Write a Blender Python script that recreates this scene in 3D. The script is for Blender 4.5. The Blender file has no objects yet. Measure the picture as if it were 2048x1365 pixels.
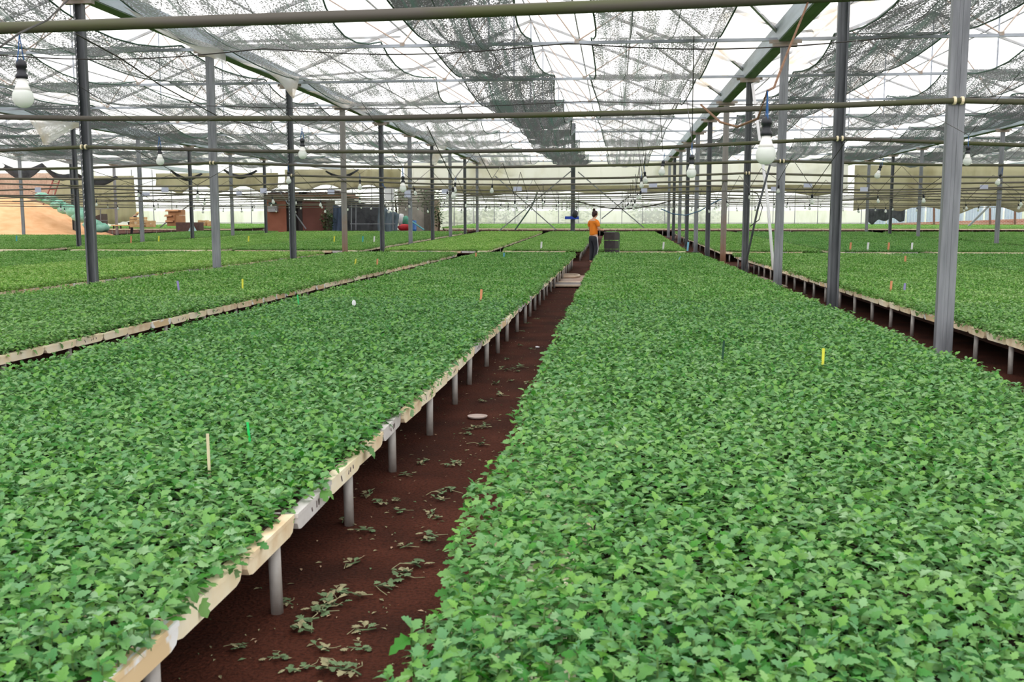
import bpy, math, random
from mathutils import Vector, Matrix, Euler
import numpy as np

R = random.Random(7)
rng = np.random.default_rng(11)
scn = bpy.context.scene
col = scn.collection
PI = math.pi

# ------------------------------------------------------------------ camera, sky, exposure
CAM_H = 1.4
PITCH, YAW = math.radians(6.97), math.radians(5.81)
cam_d = bpy.data.cameras.new('camera'); cam = bpy.data.objects.new('camera', cam_d); col.objects.link(cam)
cam.location = (0, 0, CAM_H); cam.rotation_euler = (PI/2 - PITCH, 0, YAW)
cam_d.lens = 35.0; cam_d.sensor_width = 36.0; cam_d.clip_end = 600; cam_d.clip_start = 0.05
cam_d.dof.use_dof = True; cam_d.dof.focus_distance = 13.0; cam_d.dof.aperture_fstop = 9.0
scn.camera = cam
w = bpy.data.worlds.new('sky'); scn.world = w; w.use_nodes = True
wn = w.node_tree.nodes['Background']; wn.inputs['Color'].default_value = (1.0, 0.995, 0.985, 1); wn.inputs['Strength'].default_value = 1.15
scn.view_settings.view_transform = 'Standard'; scn.view_settings.look = 'None'
scn.view_settings.gamma = 1.0; scn.view_settings.use_curve_mapping = False
scn.view_settings.exposure = 0.98
scn.cycles.max_bounces = 7; scn.cycles.diffuse_bounces = 3; scn.cycles.glossy_bounces = 2
scn.cycles.transmission_bounces = 4; scn.cycles.transparent_max_bounces = 28
scn.cycles.caustics_reflective = False; scn.cycles.caustics_refractive = False

# ------------------------------------------------------------------ pixel rays (only used to place things where they stand)
FPX = 35/36*2048
def ray(px, py):
    x = (px-1024)/FPX; y = -(py-682.5)/FPX
    f = Vector((-math.sin(YAW)*math.cos(PITCH), math.cos(YAW)*math.cos(PITCH), -math.sin(PITCH)))
    r = Vector((math.cos(YAW), math.sin(YAW), 0)); u = r.cross(f)
    return r*x + u*y + f
def P(px, py, Y):
    d = ray(px, py); t = Y/d.y; return Vector((d.x*t, Y, CAM_H + d.z*t))
def PZ(px, py, z):
    d = ray(px, py); t = (z-CAM_H)/d.z; return Vector((d.x*t, d.y*t, z))
def px_of(X, Y):
    c = Y*math.cos(YAW) - X*math.sin(YAW); return 1024 + FPX*(X*math.cos(YAW)+Y*math.sin(YAW))/max(c, .01)
def gz(Y):            # the ground climbs gently in the far half
    return 0.0 if Y < 33 else 0.011*(Y-33)

# ------------------------------------------------------------------ materials
def lin(r, g, b):
    f = lambda c: (c/255/12.92) if c/255 <= .04045 else ((c/255+.055)/1.055)**2.4
    return (f(r), f(g), f(b), 1)
class NT:
    def __init__(s, name):
        s.m = bpy.data.materials.new(name); s.m.use_nodes = True; s.t = s.m.node_tree; s.t.nodes.clear()
        s.out = s.n('ShaderNodeOutputMaterial')
    def n(s, typ, **kw):
        nd = s.t.nodes.new(typ)
        for k, v in kw.items():
            if k.startswith('i_'): nd.inputs[int(k[2:]) if k[2:].isdigit() else k[2:].replace('_', ' ')].default_value = v
            else: setattr(nd, k, v)
        return nd
    def l(s, a, ao, b, bi): s.t.links.new(a.outputs[ao], b.inputs[bi])
    def noise(s, scale, detail=3, coord='Object', vec=None, sc3=None, rough=.5):
        n = s.n('ShaderNodeTexNoise'); n.inputs['Scale'].default_value = scale; n.inputs['Detail'].default_value = detail; n.inputs['Roughness'].default_value = rough
        mp = s.n('ShaderNodeMapping')
        if sc3: mp.inputs['Scale'].default_value = sc3
        if coord == 'UV': c = s.n('ShaderNodeUVMap'); s.l(c, 0, mp, 0)
        elif coord == 'World': c = s.n('ShaderNodeNewGeometry'); s.l(c, 'Position', mp, 0)
        else: c = s.n('ShaderNodeTexCoord'); s.l(c, coord, mp, 0)
        s.l(mp, 0, n, 'Vector'); return n
    def ramp(s, src, so, stops, interp='LINEAR'):
        r = s.n('ShaderNodeValToRGB'); e = r.color_ramp.elements; r.color_ramp.interpolation = interp
        while len(e) < len(stops): e.new(.5)
        for i, (p, c) in enumerate(stops): e[i].position = p; e[i].color = c
        s.l(src, so, r, 0); return r
    def bsdf(s, rough=.6, metal=0, spec=.4):
        b = s.n('ShaderNodeBsdfPrincipled'); b.inputs['Roughness'].default_value = rough; b.inputs['Metallic'].default_value = metal
        b.inputs['Specular IOR Level'].default_value = spec; return b
def g(v): return (v, v, v, 1)
def simple(name, c, rough=.6, metal=0, var=.25, scale=8, c2=None, sc3=None, bump=0, spec=.4, coord='Object', lo=.35, hi=.7):
    t = NT(name); b = t.bsdf(rough, metal, spec)
    if c2 is None: c2 = tuple(x*(1-var) for x in c[:3]) + (1,)
    n = t.noise(scale, 4, coord=coord, sc3=sc3); r = t.ramp(n, 0, [(lo, c), (hi, c2)])
    t.l(r, 0, b, 'Base Color')
    if bump:
        bp = t.n('ShaderNodeBump'); bp.inputs['Strength'].default_value = bump; bp.inputs['Distance'].default_value = .01
        t.l(n, 0, bp, 'Height'); t.l(bp, 0, b, 'Normal')
    t.l(b, 0, t.out, 0); return t.m
M = {}
M['steel'] = simple('galvanised_steel', lin(142, 145, 151), .45, .15, c2=lin(112, 115, 121), scale=3, sc3=(6, 6, .6))
M['steel_dark'] = simple('dark_shaded_steel', lin(104, 107, 112), .5, .15, c2=lin(74, 78, 83), scale=3, sc3=(6, 6, .6))  # darker copy of the steel; on columns it paints the shaded open channel
def rusty():
    t = NT('steel_with_rusty_foot'); b = t.bsdf(.5, .25)
    co = t.n('ShaderNodeTexCoord'); sp = t.n('ShaderNodeSeparateXYZ'); t.l(co, 'Object', sp, 0)
    n = t.noise(5, 4); ad = t.n('ShaderNodeMath', operation='MULTIPLY_ADD'); t.l(n, 0, ad, 0); ad.inputs[1].default_value = 1.6; t.l(sp, 2, ad, 2)
    r = t.ramp(ad, 0, [(.0, lin(146, 108, 84)), (1, lin(140, 136, 134))]); mr = t.n('ShaderNodeMapRange'); t.l(ad, 0, mr, 0)
    mr.inputs[1].default_value = 1.0; mr.inputs[2].default_value = 2.4; t.l(mr, 0, r, 0); t.l(r, 0, b, 'Base Color'); t.l(b, 0, t.out, 0); return t.m
M['steel_rust'] = rusty()
M['gutter'] = simple('gutter_steel', lin(190, 200, 212), .5, .05, c2=lin(158, 168, 178), scale=2, sc3=(4, .4, 4))
M['algae'] = simple('green_algae_steel', lin(116, 134, 118), .8, 0, c2=lin(138, 148, 144), scale=3, sc3=(3, .6, 3))
M['rust'] = simple('rust', lin(166, 148, 136), .85, 0, c2=lin(168, 162, 158), scale=14)
M['tie'] = simple('tie_steel', lin(178, 184, 196), .5, .05, c2=lin(148, 153, 164), scale=3, sc3=(.6, 4, 4))
M['strut'] = simple('rusty_strut', lin(206, 190, 180), .7, .0, c2=lin(186, 160, 146), scale=4)
M['purlin'] = simple('purlin_steel', lin(196, 198, 204), .6, .0, c2=lin(166, 162, 160), scale=3)
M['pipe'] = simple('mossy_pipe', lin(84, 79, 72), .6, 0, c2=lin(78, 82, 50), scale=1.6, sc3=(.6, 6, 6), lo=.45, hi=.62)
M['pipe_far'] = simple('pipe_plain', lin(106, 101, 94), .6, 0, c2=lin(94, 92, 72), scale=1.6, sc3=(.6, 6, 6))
M['wire'] = simple('black_wire', lin(58, 54, 52), .6)
M['rope'] = simple('brown_rope', lin(128, 96, 72), .9, c2=lin(96, 70, 52), scale=20)
M['blue_string'] = simple('blue_string', lin(40, 92, 150), .6)
M['leg'] = simple('grey_post', lin(196, 192, 188), .5, .0, c2=lin(160, 150, 142), scale=5, sc3=(3, 3, 1.5))
M['bench_wood'] = simple('damp_bench_board', lin(74, 44, 34), .85, c2=lin(48, 28, 22), scale=6)
M['soil_dark'] = simple('potting_soil', lin(58, 36, 26), .95, c2=lin(36, 22, 16), scale=40)
M['foam'] = simple('cream_foam', lin(255, 246, 222), .7, c2=lin(248, 230, 190), scale=7, bump=.15)
M['foam_dirty'] = simple('stained_cream_foam', lin(252, 238, 208), .75, c2=lin(226, 196, 154), scale=9, bump=.2)
M['foam_white'] = simple('white_foam', lin(226, 222, 220), .7, c2=lin(196, 190, 186), scale=8, bump=.15)
M['foam_streak'] = simple('white_streaked_foam', lin(236, 208, 164), .75, c2=lin(250, 250, 250), scale=6, sc3=(1, 9, .8), lo=.48, hi=.52)
M['ink'] = simple('grey_ink', lin(112, 96, 96), .8)
M['concrete'] = simple('pale_concrete', lin(196, 182, 172), .85, c2=lin(176, 132, 112), scale=2)
M['hose_cream'] = simple('cream_hose', lin(226, 208, 188), .5, c2=lin(204, 180, 158), scale=6)
M['board_grey'] = simple('grey_board', lin(150, 142, 142), .8, c2=lin(120, 112, 112), scale=3)
M['wilted'] = simple('wilted_leaf', lin(112, 136, 96), .8, c2=lin(82, 104, 70), scale=30)
M['wilted_b'] = simple('dried_stem_leaf', lin(166, 160, 124), .85, c2=lin(124, 122, 90), scale=30)
M['white'] = simple('white_plastic', lin(236, 236, 240), .4, var=.08)
M['card'] = simple('pale_blue_card', lin(206, 212, 234), .5, var=.08)
M['socket'] = simple('black_socket', lin(40, 42, 48), .4)
M['bulb_base'] = simple('bulb_base_white', lin(240, 240, 236), .35, var=.04)
def bulbdome():
    t = NT('frosted_bulb_dome'); b = t.bsdf(.35); b.inputs['Base Color'].default_value = lin(236, 240, 236)
    tr = t.n('ShaderNodeBsdfTranslucent'); tr.inputs[0].default_value = lin(244, 248, 244)
    mx = t.n('ShaderNodeMixShader'); mx.inputs[0].default_value = .4; t.l(b, 0, mx, 1); t.l(tr, 0, mx, 2); t.l(mx, 0, t.out, 0); return t.m
M['bulb_dome'] = bulbdome()
def colour(nm, r, gg, b, rough=.6, **k):
    if nm not in M: M[nm] = simple(nm, lin(r, gg, b), rough, **k)
    return M[nm]

def leafmat():
    t = NT('chrysanthemum_leaf')
    at = t.n('ShaderNodeAttribute', attribute_name='leafv'); oi = t.n('ShaderNodeObjectInfo')
    it = t.n('ShaderNodeAttribute', attribute_name='tint', attribute_type='INSTANCER')
    ns = t.noise(1.1, 2, coord='World')
    a = t.n('ShaderNodeMath', operation='MULTIPLY_ADD'); t.l(oi, 'Random', a, 0); a.inputs[1].default_value = .30; t.l(at, 'Fac', a, 2)
    b2 = t.n('ShaderNodeMath', operation='MULTIPLY_ADD'); t.l(ns, 0, b2, 0); b2.inputs[1].default_value = .35; t.l(a, 0, b2, 2)
    mr = t.n('ShaderNodeMapRange'); t.l(b2, 0, mr, 0); mr.inputs[1].default_value = .2; mr.inputs[2].default_value = 1.36
    r = t.ramp(mr, 0, [(0, lin(36, 94, 32)), (.2, lin(60, 138, 36)), (.36, lin(76, 136, 76)), (.52, lin(114, 166, 70)), (.66, lin(94, 146, 98)), (.80, lin(118, 168, 88)), (.92, lin(142, 180, 138)), (.962, lin(140, 178, 122)), (1, lin(204, 210, 92))])
    ry = t.ramp(mr, 0, [(0, lin(96, 156, 50)), (.4, lin(140, 186, 82)), (.8, lin(178, 208, 122)), (1, lin(204, 220, 146))])
    mx = t.n('ShaderNodeMix', data_type='RGBA'); t.l(it, 'Fac', mx, 0); t.l(r, 0, mx, 6); t.l(ry, 0, mx, 7)
    b = t.bsdf(.5, 0, .35); t.l(mx, 2, b, 'Base Color')
    tr = t.n('ShaderNodeBsdfTranslucent'); t.l(mx, 2, tr, 0)
    ms = t.n('ShaderNodeMixShader'); ms.inputs[0].default_value = .25; t.l(b, 0, ms, 1); t.l(tr, 0, ms, 2); t.l(ms, 0, t.out, 0)
    return t.m
M['leaf'] = leafmat()
M['stem'] = simple('green_stem', lin(96, 130, 70), .6)

def floormat():
    t = NT('red_earth_floor'); b = t.bsdf(.95, 0, .15)
    n = t.noise(2.2, 5, coord='World'); n2 = t.noise(70, 3, coord='World')
    r = t.ramp(n, 0, [(.32, lin(60, 32, 23)), (.55, lin(80, 42, 30)), (.75, lin(95, 53, 40))])
    r2 = t.ramp(n2, 0, [(.36, g(.45)), (.55, g(1)), (.70, g(1.0)), (.74, (2.6, 2.3, 2.0, 1))])
    mx = t.n('ShaderNodeMix', data_type='RGBA', blend_type='MULTIPLY'); mx.inputs[0].default_value = .8
    t.l(r, 0, mx, 6); t.l(r2, 0, mx, 7); t.l(mx, 2, b, 'Base Color')
    bp = t.n('ShaderNodeBump'); bp.inputs['Strength'].default_value = .7; bp.inputs['Distance'].default_value = .02
    t.l(n2, 0, bp, 'Height'); t.l(bp, 0, b, 'Normal'); t.l(b, 0, t.out, 0); return t.m
M['floor'] = floormat()

def film(name, transp, c, stain=None, amt=.5, sc3=(1, .25, 1), scale=.8):
    t = NT(name); tp = t.n('ShaderNodeBsdfTransparent'); tr = t.n('ShaderNodeBsdfTranslucent'); df = t.n('ShaderNodeBsdfDiffuse')
    n = t.noise(scale, 5, coord='World', sc3=sc3, rough=.65)
    r = t.ramp(n, 0, [(.48, c), (.72, stain or c)]); t.l(r, 0, tr, 0); t.l(r, 0, df, 0)
    ts = tuple(1-(1-x)*amt for x in (stain or c)[:3]) + (1,)
    rt = t.ramp(n, 0, [(.48, g(1)), (.72, ts)]); t.l(rt, 0, tp, 0)
    m1 = t.n('ShaderNodeMixShader'); m1.inputs[0].default_value = .22; t.l(tr, 0, m1, 1); t.l(df, 0, m1, 2)
    m2 = t.n('ShaderNodeMixShader'); m2.inputs[0].default_value = transp; t.l(m1, 0, m2, 1); t.l(tp, 0, m2, 2); t.l(m2, 0, t.out, 0)
    return t.m
M['film_roof'] = film('clear_roof_film', .78, lin(250, 250, 252), lin(228, 216, 190), .30)
M['film_torn'] = film('torn_white_film', .5, lin(250, 248, 248), lin(236, 220, 196), .4, scale=1.4)
M['film_wall'] = film('milky_wall_film', .32, lin(232, 236, 230), lin(204, 212, 186), .5, sc3=(1, 1, .25), scale=.7)
M['khaki'] = film('khaki_shade_cloth', .34, lin(232, 231, 222), lin(214, 210, 190), .5, sc3=(.6, 1, .3), scale=.8)
M['khaki_dark'] = film('khaki_doubled_cloth', .10, lin(200, 196, 172), lin(172, 166, 138), .5, sc3=(.6, 1, .3), scale=.8)
M['tarp_black'] = film('dark_net_tarp', .04, lin(124, 126, 130), lin(92, 94, 98), .5, scale=2)
M['tarp_blue'] = film('pale_blue_tarp', .02, lin(150, 164, 186), lin(120, 132, 150), .5, sc3=(3, 1, .5), scale=2)

def netmat(name, thread, green, cover, coarse=1.0):
    t = NT(name)
    uv = t.n('ShaderNodeUVMap'); sp = t.n('ShaderNodeSeparateXYZ'); t.l(uv, 0, sp, 0)
    # woven tapes run along the strip (v); gaps are short dashes across
    n1 = t.noise(1, 2, coord='UV', sc3=(36/coarse, 17/coarse, 1)); n2 = t.noise(1, 3, coord='UV', sc3=(5, .35, 1)); n3 = t.noise(1, 3, coord='UV', sc3=(1.1, .9, 1))
    n4 = t.noise(1, 2, coord='UV', sc3=(14, .12, 1))
    s1 = t.n('ShaderNodeMath', operation='MULTIPLY_ADD'); t.l(n2, 0, s1, 0); s1.inputs[1].default_value = .55; t.l(n1, 0, s1, 2)
    s2 = t.n('ShaderNodeMath', operation='MULTIPLY_ADD'); t.l(n3, 0, s2, 0); s2.inputs[1].default_value = .35; t.l(s1, 0, s2, 2)
    mr = t.n('ShaderNodeMapRange'); t.l(s2, 0, mr, 0); c0 = .95 - (cover-.5)*.45
    mr.inputs[1].default_value = c0-.06; mr.inputs[2].default_value = c0+.06; mr.inputs[3].default_value = .12; mr.inputs[4].default_value = .97
    lr = t.ramp(n4, 0, [(.60, g(0)), (.66, g(.85))]); mxm = t.n('ShaderNodeMath', operation='MAXIMUM'); t.l(mr, 0, mxm, 0); t.l(lr, 0, mxm, 1)
    cr = t.ramp(n2, 0, [(.50, thread), (.72, green)])
    crg = t.ramp(n4, 0, [(.60, thread), (.66, green)])
    mc = t.n('ShaderNodeMix', data_type='RGBA'); mc.inputs[0].default_value = .5; t.l(cr, 0, mc, 6); t.l(crg, 0, mc, 7)
    df = t.n('ShaderNodeBsdfDiffuse'); tr = t.n('ShaderNodeBsdfTranslucent'); t.l(mc, 2, df, 0); t.l(mc, 2, tr, 0)
    ma = t.n('ShaderNodeMixShader'); ma.inputs[0].default_value = .30; t.l(df, 0, ma, 1); t.l(tr, 0, ma, 2)
    tp = t.n('ShaderNodeBsdfTransparent'); mb = t.n('ShaderNodeMixShader'); t.l(mxm, 0, mb, 0); t.l(tp, 0, mb, 1); t.l(ma, 0, mb, 2); t.l(mb, 0, t.out, 0)
    return t.m
M['net_grey'] = netmat('grey_shade_net', lin(128, 128, 131), lin(112, 142, 130), .58)
M['net_dark'] = netmat('dark_shade_net', lin(104, 104, 106), lin(84, 126, 112), .70)
M['net_pale'] = netmat('pale_shade_net', lin(152, 150, 152), lin(140, 160, 152), .52)
M['hem'] = simple('green_hem_cord', lin(62, 88, 78), .8, c2=lin(84, 104, 98), scale=2)
M['sand'] = simple('orange_sand', lin(238, 186, 140), .95, c2=lin(222, 164, 116), scale=1.6, bump=.6, sc3=(1, 1, 2.2))
M['green_tarp'] = simple('green_sacking', lin(168, 214, 196), .7, c2=lin(104, 178, 150), scale=3)
def brickmat():
    t = NT('far_brickwork'); b = t.bsdf(.9); br = t.n('ShaderNodeTexBrick'); co = t.n('ShaderNodeTexCoord'); mp = t.n('ShaderNodeMapping')
    mp.inputs['Rotation'].default_value = (PI/2, 0, 0); t.l(co, 'Object', mp, 0); t.l(mp, 0, br, 0)
    br.inputs['Color1'].default_value = lin(176, 104, 90); br.inputs['Color2'].default_value = lin(196, 132, 116); br.inputs['Mortar'].default_value = lin(206, 190, 180)
    br.inputs['Scale'].default_value = 1; br.inputs['Brick Width'].default_value = .24; br.inputs['Row Height'].default_value = .1; br.inputs['Mortar Size'].default_value = .012
    t.l(br, 0, b, 'Base Color'); t.l(b, 0, t.out, 0); return t.m
M['brick'] = brickmat()
M['skin'] = simple('skin', lin(222, 176, 148), .5, var=.06)
M['hair'] = simple('dark_brown_hair', lin(62, 36, 32), .5, var=.3, scale=30)
M['orange'] = simple('orange_cotton', lin(246, 140, 44), .85, var=.08, scale=9)
M['trouser'] = simple('black_trouser_cloth', lin(52, 54, 62), .85, var=.15)
M['bush'] = simple('bush_leaf', lin(150, 184, 110), .8, c2=lin(104, 148, 78), scale=3)
M['ivy'] = simple('vine_leaf', lin(96, 130, 84), .8, c2=lin(64, 96, 58), scale=3)

# ------------------------------------------------------------------ mesh helpers
class MB:
    def __init__(s): s.v = []; s.f = []; s.uv = None; s.mi = []; s.cur = 0; s.at = []
    def add(s, vs, fs, a=None):
        o = len(s.v); s.v += [tuple(p) for p in vs]; s.f += [tuple(i+o for i in f) for f in fs]; s.mi += [s.cur]*len(fs)
        if a is not None: s.at += [a]*len(vs)
        return s
    def box(s, c, sz, rot=None, taper=1.0):
        x, y, z = sz[0]/2, sz[1]/2, sz[2]/2
        vs = [Vector((a*x*(taper if k < 0 else 1), b*y*(taper if k < 0 else 1), k*z)) for k in (-1, 1) for a, b in ((-1, -1), (1, -1), (1, 1), (-1, 1))]
        if rot is not None: q = Euler(rot).to_matrix(); vs = [q @ p for p in vs]
        vs = [p + Vector(c) for p in vs]
        return s.add(vs, [(3, 2, 1, 0), (4, 5, 6, 7), (0, 1, 5, 4), (1, 2, 6, 5), (2, 3, 7, 6), (3, 0, 4, 7)])
    def bar(s, a, b, w_, h_=None):
        a, b = Vector(a), Vector(b); d = (b-a); L = d.length; d.normalize(); h_ = h_ or w_
        up = Vector((0, 0, 1)) if abs(d.z) < .95 else Vector((0, 1, 0))
        x = d.cross(up).normalized()*w_/2; y = x.cross(d).normalized()*h_/2
        vs = [a-x-y, a+x-y, a+x+y, a-x+y, b-x-y, b+x-y, b+x+y, b-x+y]
        return s.add(vs, [(0, 1, 2, 3), (7, 6, 5, 4), (0, 4, 5, 1), (1, 5, 6, 2), (2, 6, 7, 3), (3, 7, 4, 0)])
    def tube(s, pts, r, n=8, r2=None, cap=True):
        pts = [Vector(p) for p in pts]; o = len(s.v); k = len(pts); vs = []; fs = []
        for i, p in enumerate(pts):
            d = (pts[min(i+1, k-1)] - pts[max(i-1, 0)]).normalized()
            up = Vector((0, 0, 1)) if abs(d.z) < .9 else Vector((0, 1, 0))
            x = d.cross(up).normalized(); y = x.cross(d).normalized()
            rr = r if r2 is None else r + (r2-r)*i/max(k-1, 1)
            for j in range(n): a = 2*PI*j/n; vs.append(p + x*math.cos(a)*rr + y*math.sin(a)*rr)
        for i in range(k-1):
            for j in range(n): fs.append((i*n+j, i*n+(j+1) % n, (i+1)*n+(j+1) % n, (i+1)*n+j))
        if cap: fs += [tuple(range(n-1, -1, -1)), tuple((k-1)*n+j for j in range(n))]
        return s.add(vs, fs)
    def lathe(s, prof, c=(0, 0, 0), n=14):
        vs = []; fs = []; k = len(prof)
        for r, z in prof:
            for j in range(n): a = 2*PI*j/n; vs.append((c[0]+r*math.cos(a), c[1]+r*math.sin(a), c[2]+z))
        for i in range(k-1):
            for j in range(n): fs.append((i*n+j, i*n+(j+1) % n, (i+1)*n+(j+1) % n, (i+1)*n+j))
        fs += [tuple(range(n-1, -1, -1)), tuple((k-1)*n+j for j in range(n))]
        return s.add(vs, fs)
    def extrude(s, prof, a, b, axis='z'):
        n = len(prof); m = {'z': lambda p, t: (p[0], p[1], t), 'y': lambda p, t: (p[0], t, p[1]), 'x': lambda p, t: (t, p[0], p[1])}[axis]
        vs = [m(p, a) for p in prof] + [m(p, b) for p in prof]
        return s.add(vs, [(j, (j+1) % n, n+(j+1) % n, n+j) for j in range(n)] + [tuple(range(n-1, -1, -1)), tuple(range(n, 2*n))])
    def grid(s, fn, nu, nv, uvfn=None, thick=0):
        vs = [fn(i/nu, j/nv) for j in range(nv+1) for i in range(nu+1)]
        fs = [(j*(nu+1)+i, j*(nu+1)+i+1, (j+1)*(nu+1)+i+1, (j+1)*(nu+1)+i) for j in range(nv) for i in range(nu)]
        if uvfn: s.uv = [uvfn(i/nu, j/nv) for j in range(nv+1) for i in range(nu+1)]
        return s.add(vs, fs)
    def blob(s, c, r, n=8, jit=.15, sq=(1, 1, 1)):
        vs = []; k = n//2+1
        for i in range(k):
            th = PI*(i+.0)/(k-1)
            for j in range(n):
                a = 2*PI*j/n; q = r*(1+R.uniform(-jit, jit)) if 0 < i < k-1 else r
                vs.append((c[0]+q*sq[0]*math.sin(th)*math.cos(a), c[1]+q*sq[1]*math.sin(th)*math.sin(a), c[2]+q*sq[2]*math.cos(th)))
        fs = [(i*n+j, (i+1)*n+j, (i+1)*n+(j+1) % n, i*n+(j+1) % n) for i in range(k-1) for j in range(n)]
        return s.add(vs, fs)
    def mesh(s, name, mats, smooth=False):
        me = bpy.data.meshes.new(name); me.from_pydata(s.v, [], s.f)
        for m in (mats if isinstance(mats, (list, tuple)) else [mats]): me.materials.append(m)
        if any(s.mi): me.polygons.foreach_set('material_index', s.mi)
        if smooth: me.polygons.foreach_set('use_smooth', [True]*len(me.polygons))
        if s.uv:
            ul = me.uv_layers.new(name='UVMap'); arr = []
            for lp in me.loops: arr += list(s.uv[lp.vertex_index])
            ul.data.foreach_set('uv', arr)
        if s.at: me.attributes.new('leafv', 'FLOAT', 'POINT').data.foreach_set('value', s.at)
        me.update(); return me
    def obj(s, name, mats, parent=None, loc=(0, 0, 0), rot=(0, 0, 0), smooth=False):
        return ob(name, s.mesh(name, mats, smooth), parent, loc, rot)
def ob(name, data, parent=None, loc=(0, 0, 0), rot=(0, 0, 0)):
    o = bpy.data.objects.new(name, data); col.objects.link(o); o.location = loc; o.rotation_euler = rot
    if parent: o.parent = parent
    return o
def tag(o, label, cat=None, group=None, kind=None):
    o['label'] = label
    if cat: o['category'] = cat
    if group: o['group'] = group
    if kind: o['kind'] = kind
    return o
def thing(name, label, cat, loc=(0, 0, 0), rz=0, group=None, kind=None):
    o = ob(name, None, None, loc, (0, 0, rz)); o.empty_display_size = .1
    return tag(o, label, cat, group, kind)
def dup(root, loc, rot=None, label=None, group=None):
    r = root.copy(); col.objects.link(r); r.location = loc
    if rot is not None: r.rotation_euler = rot
    if label: r['label'] = label
    if group: r['group'] = group
    for ch in list(root.children):
        c = ch.copy(); col.objects.link(c); c.parent = r
        for gch in ch.children:
            d = gch.copy(); col.objects.link(d); d.parent = c
    return r
ORD = ['first', 'second', 'third', 'fourth', 'fifth', 'sixth', 'seventh', 'eighth', 'ninth', 'tenth', 'eleventh', 'twelfth', 'thirteenth', 'fourteenth', 'fifteenth', 'sixteenth', 'seventeenth', 'eighteenth', 'nineteenth', 'twentieth']

# ------------------------------------------------------------------ the house: floor, walls, roof film
Y0, YE, YW = -8.0, 60.65, 82.0
YK = [5.1 + 5.05*k for k in range(12)]           # column lines
ZG = 4.83                                        # gutter height
GX = [-42.9, -31.35, -19.8, -8.3, 3.25, 14.75, 26.3, 37.8]
fl = MB()
ys = [-30, 0, 15, 33, 60, 84]; 
fl.grid(lambda u, v: (-60+u*110, ys[int(round(v*5))], gz(ys[int(round(v*5))])), 6, 5)
tag(fl.obj('floor', M['floor']), 'dark red earth floor of the greenhouse, seen in the aisle', 'floor', kind='structure')
go = MB(); go.grid(lambda u, v: (-200+u*400, 84+v*160, .5+3*v), 2, 2)
tag(go.obj('ground', colour('outside_grass', 176, 184, 150, .9, scale=.5)), 'pale ground outside beyond the end wall', 'ground', kind='structure')
for i in range(7):
    x0, x1 = GX[i], GX[i+1]; xm = (x0+x1)/2
    mb = MB()
    def roof(u, v, x0=x0, x1=x1):
        x = x0+(x1-x0)*u; y = Y0+(YW+1-Y0)*v; t = 1-abs(2*u-1)
        return (x, y, ZG+.2+t*2.28+.05*math.sin(y*1.24+u*9)*t)
    mb.grid(roof, 8, 36)
    tag(mb.obj('roof_film', M['film_roof'], smooth=True), 'clear plastic film roof over the %s' % ['outermost bay beyond the sand heap side', 'bay over the sand heap', 'bay over the ladder and crate', 'bay left of the centre', 'centre bay above the aisle', 'bay right of the centre', 'outermost bay by the brick wall'][i], 'roof', kind='structure')

def wall(name, label, mat, a, b, z0, z1, n=24, wob=.06, cat='wall'):
    mb = MB(); a = Vector(a); b = Vector(b); nr = Vector((-(b-a).y, (b-a).x)).normalized()
    def fn(u, v):
        p = a + (b-a)*u; q = wob*math.sin(u*n*1.7+v*3)*math.sin(v*PI); return (p.x+nr.x*q, p.y+nr.y*q, z0+(z1-z0)*v)
    mb.grid(fn, n, 5)
    return tag(mb.obj(name, mat, smooth=True), label, cat, kind='structure')
wall('wall_back', 'milky plastic film end wall far behind the benches', M['film_wall'], (-52, YW), (38, YW), .4, 6.9, 60)
wall('wall_left', 'milky plastic film side wall behind the sand heap', M['film_wall'], (-43.6, Y0), (-43.6, YW), .0, 6)
wall('wall_right', 'milky plastic film side wall past the outermost benches', M['film_wall'], (37.9, YW), (37.9, Y0), .0, 6)
# end wall studs and rails
ew = thing('wall_frame', 'thin steel studs and rails standing before the film end wall', 'wall frame', (0, YW-.15, 0), kind='structure')
for i in range(52):
    x = -51+i*1.72+R.uniform(-.1, .1); MB().bar((x, 0, .4), (x, 0, 5.6), .05).obj('stud', M['steel'], ew)
for z in (2.45, 3.9, 1.1): MB().bar((-51, .06, z), (37, .06, z), .05).obj('rail', M['steel'], ew)

# gutters along the column rows
GL = {0: 'outermost gutter beyond the sand heap', 1: 'gutter over the sand heap', 2: 'gutter over the ladder side columns', 3: 'gutter with torn film left of the aisle', 4: 'gutter right of the aisle with green algae', 5: 'second gutter to the right of the aisle', 6: 'third gutter to the right of the aisle', 7: 'outermost gutter on the brick wall side'}
for i, x in enumerate(GX):
    if i in (0, 7): continue
    gt = thing('gutter', 'grey steel ' + GL[i], 'gutter', (x, 0, ZG), kind='structure')
    pr = [(-.21, .27), (-.14, 0), (.14, 0), (.21, .27), (.195, .27), (.13, .015), (-.13, .015), (-.195, .27)]
    MB().extrude(pr, Y0, YW, 'y').obj('channel', M['gutter'], gt)
    MB().box((0, (Y0+YE)/2, -.008), (.25, YE-Y0, .014)).obj('algae_streak', M['algae'], gt)['label'] = 'green algae film under the gutter'

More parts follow.
